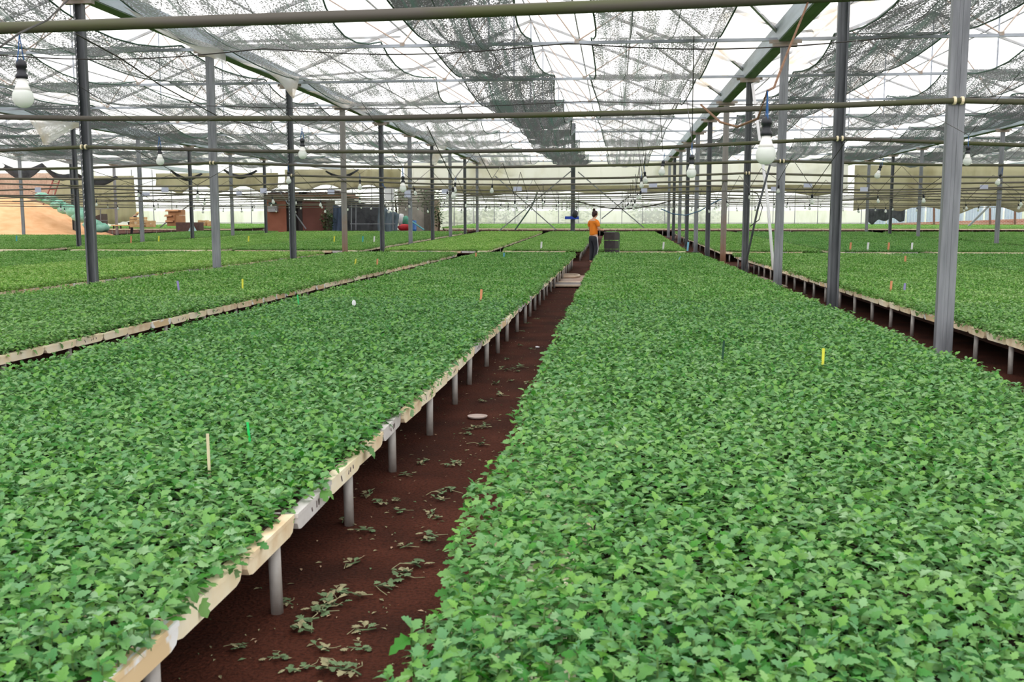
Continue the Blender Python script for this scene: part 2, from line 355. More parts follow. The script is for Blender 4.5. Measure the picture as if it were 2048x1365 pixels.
# ------------------------------------------------------------------ columns
def cprof(wd=.16, dp=.075, t=.006, lip=.028):
    a, b = wd/2, dp/2
    return [(-a, -b), (-.02, -b), (-.014, -b+.008), (.014, -b+.008), (.02, -b), (a, -b), (a, b), (a-lip, b), (a-lip, b-t), (a-t, b-t), (a-t, -b+t), (-a+t, -b+t), (-a+t, b-t), (-a+lip, b-t), (-a+lip, b), (-a, b)]
col_me = {}
for key in ('steel', 'steel_dark', 'steel_rust'):
    col_me[key] = MB().extrude(cprof(), 0, ZG).mesh('column', M[key])
cap_me = MB().box((0, 0, ZG-.06), (.46, .1, .11)).box((0, -.055, ZG-.02), (.62, .01, .07)).mesh('cap_plate', M['rust'])
pad_me = MB().box((0, 0, .02), (.26, .2, .04)).mesh('foot_plate', M['steel_dark'])
slot_mb = MB()
for i in range(36): slot_mb.box((.056, .0385, ZG-.25-i*.09), (.008, .002, .03), rot=(0, -.35, 0))
slot_me = slot_mb.mesh('slots', M['white'])
rows = {1: 'far row beside the sand heap', 2: 'row behind the first column row left of the aisle', 3: 'row left of the aisle', 4: 'row right of the aisle', 5: 'second row right of the aisle', 6: 'third row right of the aisle'}
for gi, rname in rows.items():
    x = GX[gi]; n = 0
    for k, y in enumerate(YK):
        p = px_of(x, y)
        if y < 8 or p < -120 or p > 2170: continue
        dark = (k % 2 == 0)  # open channel side turned to the camera, its shade put into the steel colour
        key = 'steel_dark' if dark else ('steel_rust' if (gi == 3 and k in (5,)) or (gi == 4 and k in (5,)) else 'steel')
        c = thing('column', '%s steel column, %s from the camera in the %s' % ('dark grey' if dark else ('rusty footed grey' if key == 'steel_rust' else 'pale grey'), ORD[n], rname), 'column', (x, y, gz(y)), PI if dark else R.uniform(-.03, .03), group='columns in the ' + rname, kind='structure')
        n += 1
        o = ob('post', col_me[key], c); o.scale = (1, 1, (ZG-gz(y))/ZG)
        ob('cap_plate', cap_me, c, (0, 0, -gz(y)))['label'] = 'rusty cap plate under the gutter'
        ob('foot_plate', pad_me, c)
        if dark and gi in (2, 3) and k < 6: ob('slots', slot_me, c)
kc = thing('column', 'tall dark king post standing in the centre bay at the far gable', 'column', (-2.48, YE, gz(YE)), kind='structure')
o = MB().extrude([(-.13, -.08), (.13, -.08), (.13, .08), (-.13, .08)], 0, 7.1-gz(YE)).obj('post', M['steel_dark'], kc)
MB().box((0, 0, .02), (.4, .3, .04)).obj('foot_plate', M['steel_dark'], kc)

# ------------------------------------------------------------------ roof trusses, purlins
def truss_proto(i):
    x0, x1 = GX[i], GX[i+1]; h = (x1-x0)/2
    t = thing('roof_truss', '-', 'roof truss', ((x0+x1)/2, 0, 0), kind='structure')
    zt, zr = ZG+.03, ZG+2.42
    MB().box((0, 0, zt), (2*h-.2, .055, .06)).obj('tie_bar', M['tie'], t)
    for sx in (-1, 1):
        MB().bar((sx*h, 0, ZG+.22), (0, 0, zr), .05, .07).obj('rafter', M['purlin'], t)
        j = Vector((sx*1.75, 0, zt+.03))
        for q in ((0, 0, zr-.03), (sx*h*.6, 0, ZG+.2+.9)):
            MB().tube([j, Vector(q)], .016, 6).obj('web_strut', M['strut'], t)
        MB().box((sx*1.75, 0, zt+.03), (.09, .07, .07)).obj('gusset', M['rust'], t)
    MB().tube([(0, 0, zt), (0, 0, zr)], .02, 6).obj('king_rod', M['tie'], t)
    return t
BAY = {1: 'the bay over the sand heap', 2: 'the bay over the ladder', 3: 'the bay next to the centre bay, sand heap side', 3.5: '', 4: 'the bay next to the centre bay, brick wall side', 5: 'the outer bay, brick wall side'}
BAYN = {1: 'bay over the sand heap', 2: 'bay left of the torn film gutter', 3: 'centre bay above the aisle', 4: 'bay right of the aisle columns', 5: 'second bay right of the aisle'}
for i in (1, 2, 3, 4, 5):
    pr = truss_proto(i); first = True; n = 0
    for k, y in enumerate(YK):
        ymin = {1: 33, 2: 12, 3: 12, 4: 12, 5: 30}[i]
        if y < ymin: continue
        lab = 'thin steel roof truss, %s from the camera in the %s' % (ORD[n], BAYN[i]); n += 1
        gr = 'roof trusses of the ' + BAYN[i]
        if first: pr.location.y = y; pr['label'] = lab; pr['group'] = gr; first = False
        else: dup(pr, (pr.location.x, y, 0), label=lab, group=gr)
    h = (GX[i+1]-GX[i])/2; xm = (GX[i]+GX[i+1])/2; ys0 = {1: 30, 2: 9, 3: 9, 4: 9, 5: 26}[i]
    for q in (-.8, -.5, -.25, 0, .25, .5, .8):
        z = ZG+.17+2.28*(1-abs(q))
        MBp = MB().tube([(0, ys0, 0), (0, YW, 0)], .022, 6)
        tag(MBp.obj('purlin', M['purlin'], loc=(xm+q*h, 0, z)), 'long thin roof purlin under the film of the ' + BAYN[i], 'purlin', 'purlins of the ' + BAYN[i], 'structure')
# long diagonal wind braces inside the roof
for i, (xa, ya, za, xb, yb, zb) in enumerate([(-8.1, 15.2, 5.0, -5.4, 20.25, 5.95), (-8.1, 20.25, 5.0, -5.4, 25.3, 5.95), (-8.1, 25.3, 5.0, -5.4, 30.3, 5.95), (3.1, 20.25, 5.0, .5, 15.2, 5.95), (3.1, 25.3, 5.0, .5, 20.25, 5.95), (3.1, 30.3, 5.0, .5, 25.3, 5.95), (-8.5, 20.25, 5, -11, 15.2, 5.95), (-8.5, 25.3, 5, -11, 20.2, 5.95), (3.4, 20.25, 5, 6, 25.3, 5.95), (9, 20.25, 7.1, 6, 25.3, 5.95), (9, 25.3, 7.1, 12, 20.25, 5.95), (-14, 20.25, 7.1, -17, 25.3, 5.95)]):
    tag(MB().bar((xa, ya, za), (xb, yb, zb), .05, .05).obj('wind_brace', M['purlin']), 'slanting steel wind brace under the roof film', 'brace', 'slanting wind braces under the roof', 'structure')

# ------------------------------------------------------------------ shade nets
def net(x0, x1, ya, yb, mat, label, sag=.42, seed=0, side=.5, zoff=.06, fold=None, hemc=True, zdrop=0, wob=.12):
    r = random.Random(seed); ks = [y for y in YK if ya-.1 <= y <= yb+.1]
    if YK[0] > ya: ks = [ya]+ks
    root = thing('shade_net', label, 'shade net', (0, 0, 0), group='shade nets slung under the roof')
    sags = [sag*r.uniform(.55, 1.45) for _ in ks]; ph = r.uniform(0, 6); w_ = x1-x0
    ex = [(r.uniform(-wob, wob), r.uniform(-wob, wob)) for _ in range(len(ks)+1)]
    per = 12; nv = (len(ks)-1)*per; nu = 14
    def fn(u, v):
        q = v*(len(ks)-1); i = min(int(q), len(ks)-2); t = q-i; y = ks[i]+(ks[i+1]-ks[i])*t
        e0 = ex[i][0]*(1-t)+ex[i+1][0]*t; e1 = ex[i][1]*(1-t)+ex[i+1][1]*t
        pin = .10*w_*math.sin(PI*t)
        xa, xb = x0+e0+pin*.5, x1+e1-pin*.5
        x = xa+(xb-xa)*u; c = 1-(2*u-1)**2
        z = ZG+zoff+.06 - sags[i]*4*t*(1-t)*(side+(1-side)*c) - zdrop*c*.3
        z += .03*math.sin(u*21+ph+i)*math.sin(PI*t)
        if fold and fold[2] <= y <= fold[3] and fold[0] < u < fold[1]:
            d = (u-fold[0])/(fold[1]-fold[0]); z -= .10*abs(math.sin(d*PI*4))*math.sin(PI*t)**.5 + .12*math.sin(d*PI)
        return (x, y, z)
    mb = MB(); L = ks[-1]-ks[0]; mb.grid(fn, nu, nv, lambda u, v: (u*w_+seed*3.7, v*L+seed*1.3))
    mb.obj('netting', mat, root, smooth=True)
    if hemc:
        for u in (0, 1):
            MB().tube([fn(u, j/nv) for j in range(0, nv+1, 2)], .016, 5).obj('hem_cord', M['hem'], root)
        for u in (.28, .62):
            MB().tube([Vector(fn(u, j/nv))+Vector((0, 0, -.006)) for j in range(0, nv+1, 2)], .006, 4).obj('seam_cord', M['hem'], root)
    return root
net(-7.95, -4.6, 5.1, 60.65, M['net_pale'], 'pale grey shade net beside the torn film gutter in the centre bay', .38, 1, .75)
net(-3.65, -1.5, 5.1, 60.65, M['net_dark'], 'darkly folded shade net down the middle of the centre bay', .55, 2, .6, fold=(.3, .75, 9, 22), wob=.2)
net(-.55, 1.95, 5.1, 60.65, M['net_pale'], 'pale brownish shade net over the right bench in the centre bay', .40, 3, .9)
net(4.25, 6.35, 5.1, 60.65, M['net_dark'], 'dark shade net close to the algae gutter in the bay right of the aisle', .40, 4, .6)
net(7.9, 10.1, 5.1, 60.65, M['net_grey'], 'grey shade net in the middle of the bay right of the aisle', .42, 5, .6)
net(11.3, 13.9, 5.1, 60.65, M['net_dark'], 'dark shade net on the far side of the bay right of the aisle', .42, 6, .6)
net(-11.4, -9.0, 5.1, 60.65, M['net_grey'], 'grey shade net close behind the torn film gutter', .45, 7, .6)
net(-14.9, -12.3, 5.1, 60.65, M['net_grey'], 'grey shade net in the middle of the bay behind the torn film gutter', .45, 8, .6)
net(-18.9, -16.2, 5.1, 60.65, M['net_dark'], 'dark shade net on the far side of the bay behind the torn film gutter', .45, 9, .6)
for j, (a, b, lab) in enumerate([(15.4, 18, 'green grey shade net just past the second gutter to the right'), (19, 21.6, 'green grey shade net in the middle of the second bay right of the aisle'), (22.8, 25.6, 'green grey shade net on the far side of the second bay right of the aisle'), (-22.8, -20.4, 'grey shade net just past the ladder side columns'), (-26.4, -23.8, 'grey shade net above the ladder'), (-30.6, -27.6, 'grey shade net above the edge of the sand heap')]):
    net(a, b, 20.25 if a > 0 else 25.3, 60.65, M['net_dark' if j % 2 == 0 else 'net_grey'], lab, .5, 20+j, .6)

# ------------------------------------------------------------------ torn film along the gutter
def sheet(pts, mat, name, label, cat, nu=8, nv=6, wob=.05, solid=.004, group=None, seed=1):
    a, b, c, d = [Vector(p) for p in pts]; r = random.Random(seed); p1, p2 = r.uniform(0, 6), r.uniform(0, 6)
    nrm = (b-a).cross(d-a).normalized()
    def fn(u, v):
        p = (a*(1-u)+b*u)*(1-v)+(d*(1-u)+c*u)*v
        return p + nrm*wob*(math.sin(u*7+p1)+math.sin(v*6+u*4+p2))
    mb = MB(); mb.grid(fn, nu, nv)
    o = mb.obj(name, mat, smooth=True); s = o.modifiers.new('thickness', 'SOLIDIFY'); s.thickness = solid
    return tag(o, label, cat, group)
TL = [('long strip of torn white film sagging beside the gutter above the first pipe', [(240, 20, 15.4), (440, 96, 20.1), (455, 130, 20.4), (330, 70, 16.6)]),
      ('torn white film flap drooping to a point between the first and second light columns', [(455, 110, 20.6), (600, 150, 24.6), (590, 194, 25.0), (520, 130, 22)]),
      ('torn white film flap hanging over the gutter past the dark column', [(610, 178, 26), (745, 215, 31.8), (735, 234, 31.8), (690, 216, 30)]),
      ('small torn film tatter hanging near the gutter where it meets the far nets', [(872, 270, 43), (905, 280, 46), (872, 330, 45), (866, 330, 43)]),
      ('torn white triangle of film hanging at the end of the gutter', [(955, 314, 57), (985, 320, 58), (972, 338, 58), (966, 336, 57)]),
      ('white triangle of film hanging low behind the dark column with slots', [(60, 238, 24.5), (172, 246, 24.5), (94, 290, 24.5), (90, 290, 24.5)]),
      ('square of white film caught under the roof beside the light column', [(462, 116, 24), (505, 128, 24), (500, 152, 24), (462, 152, 24)]),
      ('pale film hanging in a sheet beside the algae gutter', [(1655, 20, 16.5), (1760, -10, 15), (1590, 150, 24), (1535, 165, 24)]),
      ('stained film sheet sagging between the pale net and the algae gutter', [(1440, 30, 19.5), (1600, 20, 18.5), (1420, 190, 28), (1390, 170, 28)]),
      ('thin film strip hanging beyond the algae gutter further down', [(1470, 190, 27), (1500, 195, 27), (1400, 290, 45), (1385, 285, 45)])]
for i, (lab, q) in enumerate(TL):
    sheet([(PZ(p[0], p[1], 5.17) if i >= 7 else P(*p)) for p in q], M['film_torn'], 'torn_film', lab, 'plastic film', wob=.04, seed=i, group='torn film pieces')

# ------------------------------------------------------------------ irrigation pipes on the columns
clamp_me = MB().lathe([(.034, -.012), (.04, -.012), (.04, .012), (.034, .012)], n=10).mesh('clamp', M['foam'])
for k, y in enumerate(YK):
    pts = []; xs = [x for x in GX if abs(x) < 5 + y*.62 + 8]
    zz = {}
    for i, x in enumerate(xs):
        zc = 2.545+R.uniform(-.03, .03); pts.append((x, 0, zc)); zz[x] = zc
        if i+1 < len(xs):
            m = 2.42+R.uniform(-.03, .03)
            for t in (.25, .5, .75): pts.append((x+(xs[i+1]-x)*t, 0, zc+(m-zc)*(1-(2*t-1)**2)))
    if k == 0: pts = [(-8.3, .12, 2.30), (-5, .1, 2.36), (-3.4, .06, 2.395), (-1.1, .04, 2.42), (.16, 0, 2.435), (1.1, -.03, 2.452), (3.25, -.06, 2.50)]
    pt = thing('irrigation_pipe', 'mossy grey pipe running across the house at head height, %s from the camera' % ORD[k], 'pipe', (0, y-.07, 0), group='pipes across the house')
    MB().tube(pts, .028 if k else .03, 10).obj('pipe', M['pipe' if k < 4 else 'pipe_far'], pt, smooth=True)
    if 0 < k < 5:
        for x in xs:
            if abs(x-GX[3]) < .1 or abs(x-GX[4]) < .1:
                for dx in (-.035, .035): ob('clamp', clamp_me, pt, (x+dx, 0, zz[x]), (0, PI/2, 0))
# thin far wires
for i, (y, z, a, b) in enumerate([(20, 3.7, -8.3, 14.75), (12.6, 3.55, -8.3, 3.25), (27, 2.15, -19.8, 14.75), (38, 2.2, -31, 26), (43, 2.05, -31, 26), (48, 2.2, -31, 26), (53, 2.1, -31, 26), (58, 2.3, -31, 26)]):
    n = 30; tag(MB().tube([(a+(b-a)*t/n, y, z-.10*math.sin(PI*((t*3/n) % 1))) for t in range(n+1)], .008 if y < 30 else .016, 5).obj('support_wire', M['wire' if y < 30 else 'pipe_far']), 'thin wire strung across the house between the columns, %s from the camera' % ORD[i], 'wire', 'wires across the house')

# ------------------------------------------------------------------ leaves and seedlings
def leaf_geo(L, W, st, wd, droop, cup):
    vs = []; fs = []; n = len(st)
    for t, w_ in zip(st, wd):
        z = -droop*t*t*L + .12*L*t
        for sx in (-1, 0, 1): vs.append((sx*w_*W, t*L, z + (cup*w_*W if sx else 0) - (.25*w_*W*t if sx else 0)))
    for i in range(n-1):
        a, b = 3*i, 3*i+3
        fs += [(a, a+1, b+1, b), (a+1, a+2, b+2, b+1)]
    return vs, fs
ST, WD = [0, .2, .36, .46, .62, .72, .84, 1.0], [.05, .16, .5, .32, .46, .24, .28, .0]
STL, WDL = [0, .35, .5, .72, 1.0], [.06, .48, .34, .4, .0]
def plant_leaves(r, n=7):
    out = []; a0 = r.uniform(0, 6.28)
    for i in range(n):
        f = i/(n-1); az = a0 + i*2.4 + r.uniform(-.3, .3); el = -.12 + .95*f*f + r.uniform(-.35, .4)
        L = (.045 - .015*f)*r.uniform(.75, 1.25)
        out.append((az, el, r.uniform(-.6, .6), .018 + .046*f + r.uniform(-.008, .010), L, r.uniform(.65, .92)*L, r.uniform(.1, .8), r.uniform(.05, .55), r.random()))
    return out
def leaf_mat(az, el, tw, z):
    return Matrix.Translation((0, 0, z)) @ Matrix.Rotation(az, 4, 'Z') @ Matrix.Rotation(el, 4, 'X') @ Matrix.Rotation(tw, 4, 'Y')
def add_plant(mb, x, y, r, n=7, st=ST, wd=WD, sc=1.0):
    for az, el, tw, z, L, W, dr, cu, v in plant_leaves(r, n):
        vs, fs = leaf_geo(L*sc, W*sc, st, wd, dr, cu); m = leaf_mat(az, el, tw, z*sc)
        off = Vector((x, y, 0)); mb.add([m @ Vector(p) + off for p in vs], fs, v*.8)
def hidden_coll(name, objs):
    c = bpy.data.collections.new(name)
    for o in objs: c.objects.link(o)
    return c
near_src = []
for i in range(8):
    mb = MB(); add_plant(mb, 0, 0, random.Random(100+i), 8)
    near_src.append(bpy.data.objects.new('seedling_form', mb.mesh('seedling_form', M['leaf'])))
near_c = hidden_coll('seedling_forms', near_src)
patch_src = []
for i in range(6):
    mb = MB(); r = random.Random(200+i); n = 11
    for a in range(n):
        for b in range(n):
            add_plant(mb, (a+.5+r.uniform(-.35, .35))*.046-.253, (b+.5+r.uniform(-.35, .35))*.046-.253, r, 5, STL, WDL, r.uniform(.9, 1.2))
    patch_src.append(bpy.data.objects.new('patch_form', mb.mesh('patch_form', M['leaf'])))
patch_c = hidden_coll('patch_forms', patch_src)
def scatter_group(coll):
    ng = bpy.data.node_groups.new('canopy', 'GeometryNodeTree')
    ng.interface.new_socket('Geometry', in_out='INPUT', socket_type='NodeSocketGeometry'); ng.interface.new_socket('Geometry', in_out='OUTPUT', socket_type='NodeSocketGeometry')
    N = ng.nodes.new; L = ng.links.new
    gi, go_ = N('NodeGroupInput'), N('NodeGroupOutput'); ci = N('GeometryNodeCollectionInfo'); ci.inputs['Collection'].default_value = coll
    ci.inputs['Separate Children'].default_value = True; ci.inputs['Reset Children'].default_value = True
    ip = N('GeometryNodeInstanceOnPoints'); ip.inputs['Pick Instance'].default_value = True
    def na(name, typ):
        n = N('GeometryNodeInputNamedAttribute'); n.data_type = typ; n.inputs['Name'].default_value = name; return n
    ro, sc, ix = na('rot', 'FLOAT_VECTOR'), na('scl', 'FLOAT'), na('idx', 'INT'); er = N('FunctionNodeEulerToRotation')
    L(gi.outputs[0], ip.inputs['Points']); L(ci.outputs[0], ip.inputs['Instance']); L(ix.outputs[0], ip.inputs['Instance Index'])
    L(ro.outputs[0], er.inputs[0]); L(er.outputs[0], ip.inputs['Rotation']); L(sc.outputs[0], ip.inputs['Scale']); L(ip.outputs[0], go_.inputs[0])
    return ng
ng_near, ng_patch = scatter_group(near_c), scatter_group(patch_c)
def canopy(pts, rot, scl, idx, tint, ng, label):
    me = bpy.data.meshes.new('seedling_canopy'); me.from_pydata([tuple(p) for p in pts], [], [])
    n = len(pts)
    me.attributes.new('rot', 'FLOAT_VECTOR', 'POINT').data.foreach_set('vector', np.asarray(rot, dtype=np.float32).ravel())
    me.attributes.new('scl', 'FLOAT', 'POINT').data.foreach_set('value', np.asarray(scl, dtype=np.float32))
    me.attributes.new('idx', 'INT', 'POINT').data.foreach_set('value', np.asarray(idx, dtype=np.int32))
    me.attributes.new('tint', 'FLOAT', 'POINT').data.foreach_set('value', np.full(n, tint, dtype=np.float32))
    o = ob('seedling_canopy', me); md = o.modifiers.new('canopy', 'NODES'); md.node_group = ng
    return tag(o, label, 'seedlings', 'dense seedling canopies', 'stuff')

# ------------------------------------------------------------------ benches
TRAY_Z = .264; TH = .068
tray_prof = [(-.238, TH), (-.238, .032), (-.222, .008), (-.19, 0), (.19, 0), (.222, .008), (.238, .032), (.238, TH)]
def tray_mesh(mat, ink, seed):
    r = random.Random(seed); mb = MB()
    mb.extrude([(a, b) for a, b in tray_prof], -.165, .165, 'y')
    mb.box((0, 0, TH-.007), (.482, .336, .016))
    mb.cur = 2; mb.box((0, .012, TH+.002), (.45, .27, .008)); mb.cur = 0
    if ink:
        mb.cur = 1
        for q in range(r.randint(3, 6)):
            x = r.uniform(-.12, .12); mb.box((x, -.1664, .034+r.uniform(-.006, .006)), (.007, .002, r.uniform(.016, .03)), rot=(0, r.uniform(-.6, .6), 0))
    return mb.mesh('seed_tray', [mat, M['ink'], M['soil_dark']])
tray_me = [tray_mesh(M[k], ink, 300+i) for i, (k, ink) in enumerate([('foam', 0), ('foam', 0), ('foam_dirty', 0), ('foam_dirty', 0), ('foam', 1), ('foam_white', 1), ('foam_streak', 0)])]
tray_names = ['cream foam', 'cream foam', 'stained cream foam', 'stained cream foam', 'ink marked cream foam', 'white foam', 'white streaked foam']
leg_me = MB().tube([(0, 0, 0), (0, 0, .262)], .023, 10).mesh('leg', M['leg'], True)
def put_tray(x, y, z, rz, where, group, single=True, rest_trays=None):
    i = R.choice([0, 0, 1, 2, 2, 3, 4, 4, 5, 6])
    e = (R.uniform(-.02, .02), R.uniform(-.015, .015), rz+R.uniform(-.03, .03))
    if single:
        o = ob('seed_tray', tray_me[i], None, (x, y, z), e)
        tag(o, tray_names[i] + ' seed tray ' + where, 'seed tray', tray_names[i] + ' trays ' + group)
    else:
        mt = Matrix.Translation((x, y, z)) @ Euler(e).to_matrix().to_4x4(); me = tray_me[i]
        rest_trays.add([mt @ v.co for v in me.vertices], [tuple(p.vertices) for p in me.polygons])
hero = []
def bench(x0, x1, y0, y1, label, place, tint, edge='', legs=1.0, zup=0, near_to=0, front=0, fine=False, step=.485, single=None):
    """edge: which long sides show trays ('l', 'r'); front: near end shows trays"""
    zg = lambda y: gz(y)+zup
    t = thing('seedling_bench', label, 'bench', ((x0+x1)/2, y0, gz(y0)), group='low seedling benches')
    cx = (x0+x1)/2; L = y1-y0; dz = zg(y1)-zg(y0); W = x1-x0; zr = zup
    def slab(xa, xb, za, zb, name, mat):
        ya_ = .36 if (front and name == 'soil_bed') else .03
        vs = [(xa, ya_, za), (xb, ya_, za), (xb, L-.03, za+dz), (xa, L-.03, za+dz), (xa, ya_, zb), (xb, ya_, zb), (xb, L-.03, zb+dz), (xa, L-.03, zb+dz)]
        return MB().add(vs, [(3, 2, 1, 0), (4, 5, 6, 7), (0, 1, 5, 4), (1, 2, 6, 5), (2, 3, 7, 6), (3, 0, 4, 7)]).obj(name, mat, t)
    slab(-W/2+.06, W/2-.06, zr+TRAY_Z-.03, zr+TRAY_Z-.002, 'table_board', M['bench_wood'])
    slab(-W/2+(.36 if 'l' in edge else .04), W/2-(.36 if 'r' in edge else .04), zr+TRAY_Z, zr+TRAY_Z+TH-.006, 'soil_bed', M['soil_dark'])
    for sx in (-1, 1): slab(sx*(W/2-.14)-.025, sx*(W/2-.14)+.025, zr+TRAY_Z-.07, zr+TRAY_Z-.03, 'rail', M['bench_wood'])
    if legs:
        y = .35
        while y < L-.1:
            for sx in (-1, 1):
                o = ob('leg', leg_me, t, (sx*(W/2-.05+R.uniform(-.02, .02)), y+R.uniform(-.08, .08), gz(y0+y)-gz(y0)), (R.uniform(-.04, .04), R.uniform(-.02, .02), 0))
                if zup: o.scale.z = (TRAY_Z+zup)/TRAY_Z
            y += legs
        if front:
            for q in range(int(W/1.0)): ob('leg', leg_me, t, (-W/2+.3+q*1.0, .08, 0)).scale.z = (TRAY_Z+zup)/TRAY_Z
    # trays along the visible edges
    rest = MB(); org = Vector(((x0+x1)/2, y0, gz(y0)))
    for side in edge:
        sgl = single if single is not None else True
        y = y0+.24
        while y < y1-.2:
            x = x1-.165 if side == 'r' else x0+(.225 if fine else .165)
            put_tray(x+R.uniform(-.012, .012), y, zg(y)+TRAY_Z, PI/2 if side == 'r' else -PI/2, 'on the edge of the ' + place, 'on the ' + place, sgl, rest)
            y += step*R.uniform(.985, 1.02)
    if front:
        x = x0+.42
        while x < x1-.4:
            put_tray(x, y0+.165, zg(y0)+TRAY_Z, 0, 'fronting the ' + place, 'at the near end of the ' + place, front == 1, rest)
            x += .49
    if rest.v:
        rest.v = [tuple(Vector(p)-org) for p in rest.v]
        tag(rest.obj('seed_tray_row', M['foam'], t), 'row of cream foam trays along the bench edge', kind='stuff')
    # plants
    zt = TRAY_Z+TH-.008
    if near_to:
        s = .0455; nx, ny = int(W/s), int((near_to-y0)/s)
        gx, gy = np.meshgrid((np.arange(nx)+.5)/nx*W+x0, (np.arange(ny)+.5)*s+y0)
        gx = gx.ravel()+rng.uniform(-.017, .017, gx.size); gy = gy.ravel()+rng.uniform(-.017, .017, gy.size)
        # ragged overhang at the long edges
        e0 = gx < x0+.06; e1 = gx > x1-.06
        gx = gx - e0*rng.uniform(-.02, .06, gx.size) + e1*rng.uniform(-.04, .03, gx.size)
        gx += .02*np.sin(gy*3.1)*e0
        c = gy*math.cos(YAW)-gx*math.sin(YAW); px = 1024+FPX*(gx*math.cos(YAW)+gy*math.sin(YAW))/c
        keep = (px > -500) & (px < 2550); gx, gy, c, px = gx[keep], gy[keep], c[keep], px[keep]
        hgt = .012*np.sin(gx*4.1+1)*np.sin(gy*3.3)+rng.normal(0, .010, gx.size)
        gone = rng.random(gx.size) < .03
        if fine:
            cd = c*math.cos(PITCH)+(CAM_H-.38)*math.sin(PITCH)
            py = 682.5 + FPX*((CAM_H-.38)*math.cos(PITCH)-c*math.sin(PITCH))/cd
            vis = (px > -20) & (px < 2068) & (py < 1375) & ~gone
            for i in np.nonzero(vis)[0]: hero.append((float(cd[i]), float(gx[i]), float(gy[i]), zt+float(hgt[i]), place))
        keep = ~gone; gx, gy, hgt = gx[keep], gy[keep], hgt[keep]
        pend = (gx, gy, hgt)
        near_sets.append((pend, tint, place, zt))
    ya = near_to if near_to else y0+(.13 if front else 0)
    s = .47; nx, ny = max(1, int(round(W/s))), max(1, int(round((y1-ya)/s)))
    ix, iy = np.meshgrid(np.arange(nx), np.arange(ny)); ix, iy = ix.ravel(), iy.ravel()
    gx = x0+.235+ix*(W-.47)/max(nx-1, 1)+rng.uniform(-.03, .03, ix.size); gy = ya+.235+iy*(y1-ya-.47)/max(ny-1, 1)+rng.uniform(-.03, .03, ix.size)
    px = 1024+FPX*(gx*math.cos(YAW)+gy*math.sin(YAW))/(gy*math.cos(YAW)-gx*math.sin(YAW))
    k = (px > -700) & (px < 2750); gx, gy = gx[k], gy[k]; n = gx.size
    z = np.array([zg(v) for v in gy])+zt+.006*np.sin(gx*3)*np.sin(gy*2.2)
    rot = np.zeros((n, 3)); rot[:, 2] = rng.integers(0, 4, n)*PI/2; rot[:, 0] = rng.uniform(-.02, .02, n)
    canopy(np.stack([gx, gy, z], 1), rot, np.full(n, 1.02), rng.integers(0, 6, n), min(1.0, tint+(.22 if near_to else .12)), ng_patch, 'dense green seedling canopy on the ' + place)  # extra tint paints the pale haze of distance onto the patch plants
near_sets = []
# first block: two main benches and their neighbours
bench(-.46, 2.50, 1.15, 30.4, 'wide low bench of seedlings right of the aisle, running under the camera', 'bench right of aisle', .10, 'l', near_to=12.5, fine=True, single=False)
bench(-4.08, -1.15, 1.0, 30.4, 'wide low bench of seedlings along the aisle with cream trays and grey legs', 'bench left of aisle', .06, 'r', near_to=12.5, fine=True)
bench(-8.16, -4.79, 5.0, 30.4, 'low bench of seedlings beside the dark slotted column, second left of the aisle', 'second bench left of aisle', .22, 'r', near_to=12.5)
bk_me = MB().box((0, 0, .115), (.11, .40, .20)).mesh('brick_pier', colour('damp_brick', 132, 82, 66, .95, c2=lin(98, 58, 46), scale=5))
l3 = [o for o in col.objects if o.name.startswith('seedling_bench')][-1]
for q in range(50): ob('brick_pier', bk_me, l3, (3.35/2-.30+R.uniform(-.02, .02), .3+q*.5, 0), (0, 0, R.uniform(-.05, .05)))
bench(-12.9, -9.0, 13.0, 30.4, 'low bench with paler yellowish seedlings behind the torn film columns', 'paler yellowish bench', .75, 'r')
bench(-18.9, -13.25, 17.5, 30.4, 'low bench at the outer side beyond the paler yellowish seedlings', 'bench beyond the paler one', .30, 'r', single=False)
bench(3.56, 7.75, 6.0, 30.4, 'low bench of seedlings beyond the column row right of the aisle', 'bench past the right columns', .26, 'l', near_to=12.5)
bench(8.1, 12.6, 13.5, 30.4, 'outer low bench of seedlings past the bench beyond the columns', 'outer right bench', .16, 'l', single=False)
# second block, beyond the cross path
B2 = [(-.47, 2.36, 'bench behind the person', .42, 'r'), (-3.72, -1.08, 'bench ahead of the aisle left side', .48, 'l'),
      (-7.75, -4.25, 'far yellowish bench', .82, 'r'), (-13.2, -8.75, 'far bench behind the left columns', .35, 'r'),
      (-19.2, -13.7, 'far bench before the shed', .6, 'r'), (-25.6, -20.3, 'far bench before the cartons', .35, 'r'),
      (3.5, 6.75, 'far bench past the right columns', .38, 'l'), (7.15, 10.0, 'second far bench past right columns', .12, 'l'),
      (10.3, 14.5, 'third far bench past right columns', .2, 'l'), (15.35, 20.2, 'fourth far bench past right columns', .25, 'l'), (20.5, 25.4, 'outermost far right bench', .3, 'l')]
for j, (a, b, pl, ti, ed) in enumerate(B2):
    bench(a, b, 33.4, 59.3, 'low ' + pl + ' covered in seedlings, past the cross path', pl, ti, ed, legs=2.0 if j > 1 else 1.3, front=1 if -14 < a < 8 else 2, single=False)
bench(-32.6, -26.2, 34, 50, 'far low bench of seedlings in front of the sand heap', 'bench in front of the sand heap', .4, '', legs=2.5, front=2, single=False)
bench(-11.2, 34, 64.6, 79.5, 'raised cross bench of seedlings before the film end wall', 'raised cross bench before the film end wall', .45, '', legs=2.0, zup=.13, front=2, single=False)
bench(-35, -24, 62.6, 79.5, 'raised cross bench of seedlings behind the carton stack', 'raised cross bench behind the carton stack', .45, '', legs=2.0, zup=.13, front=2, single=False)
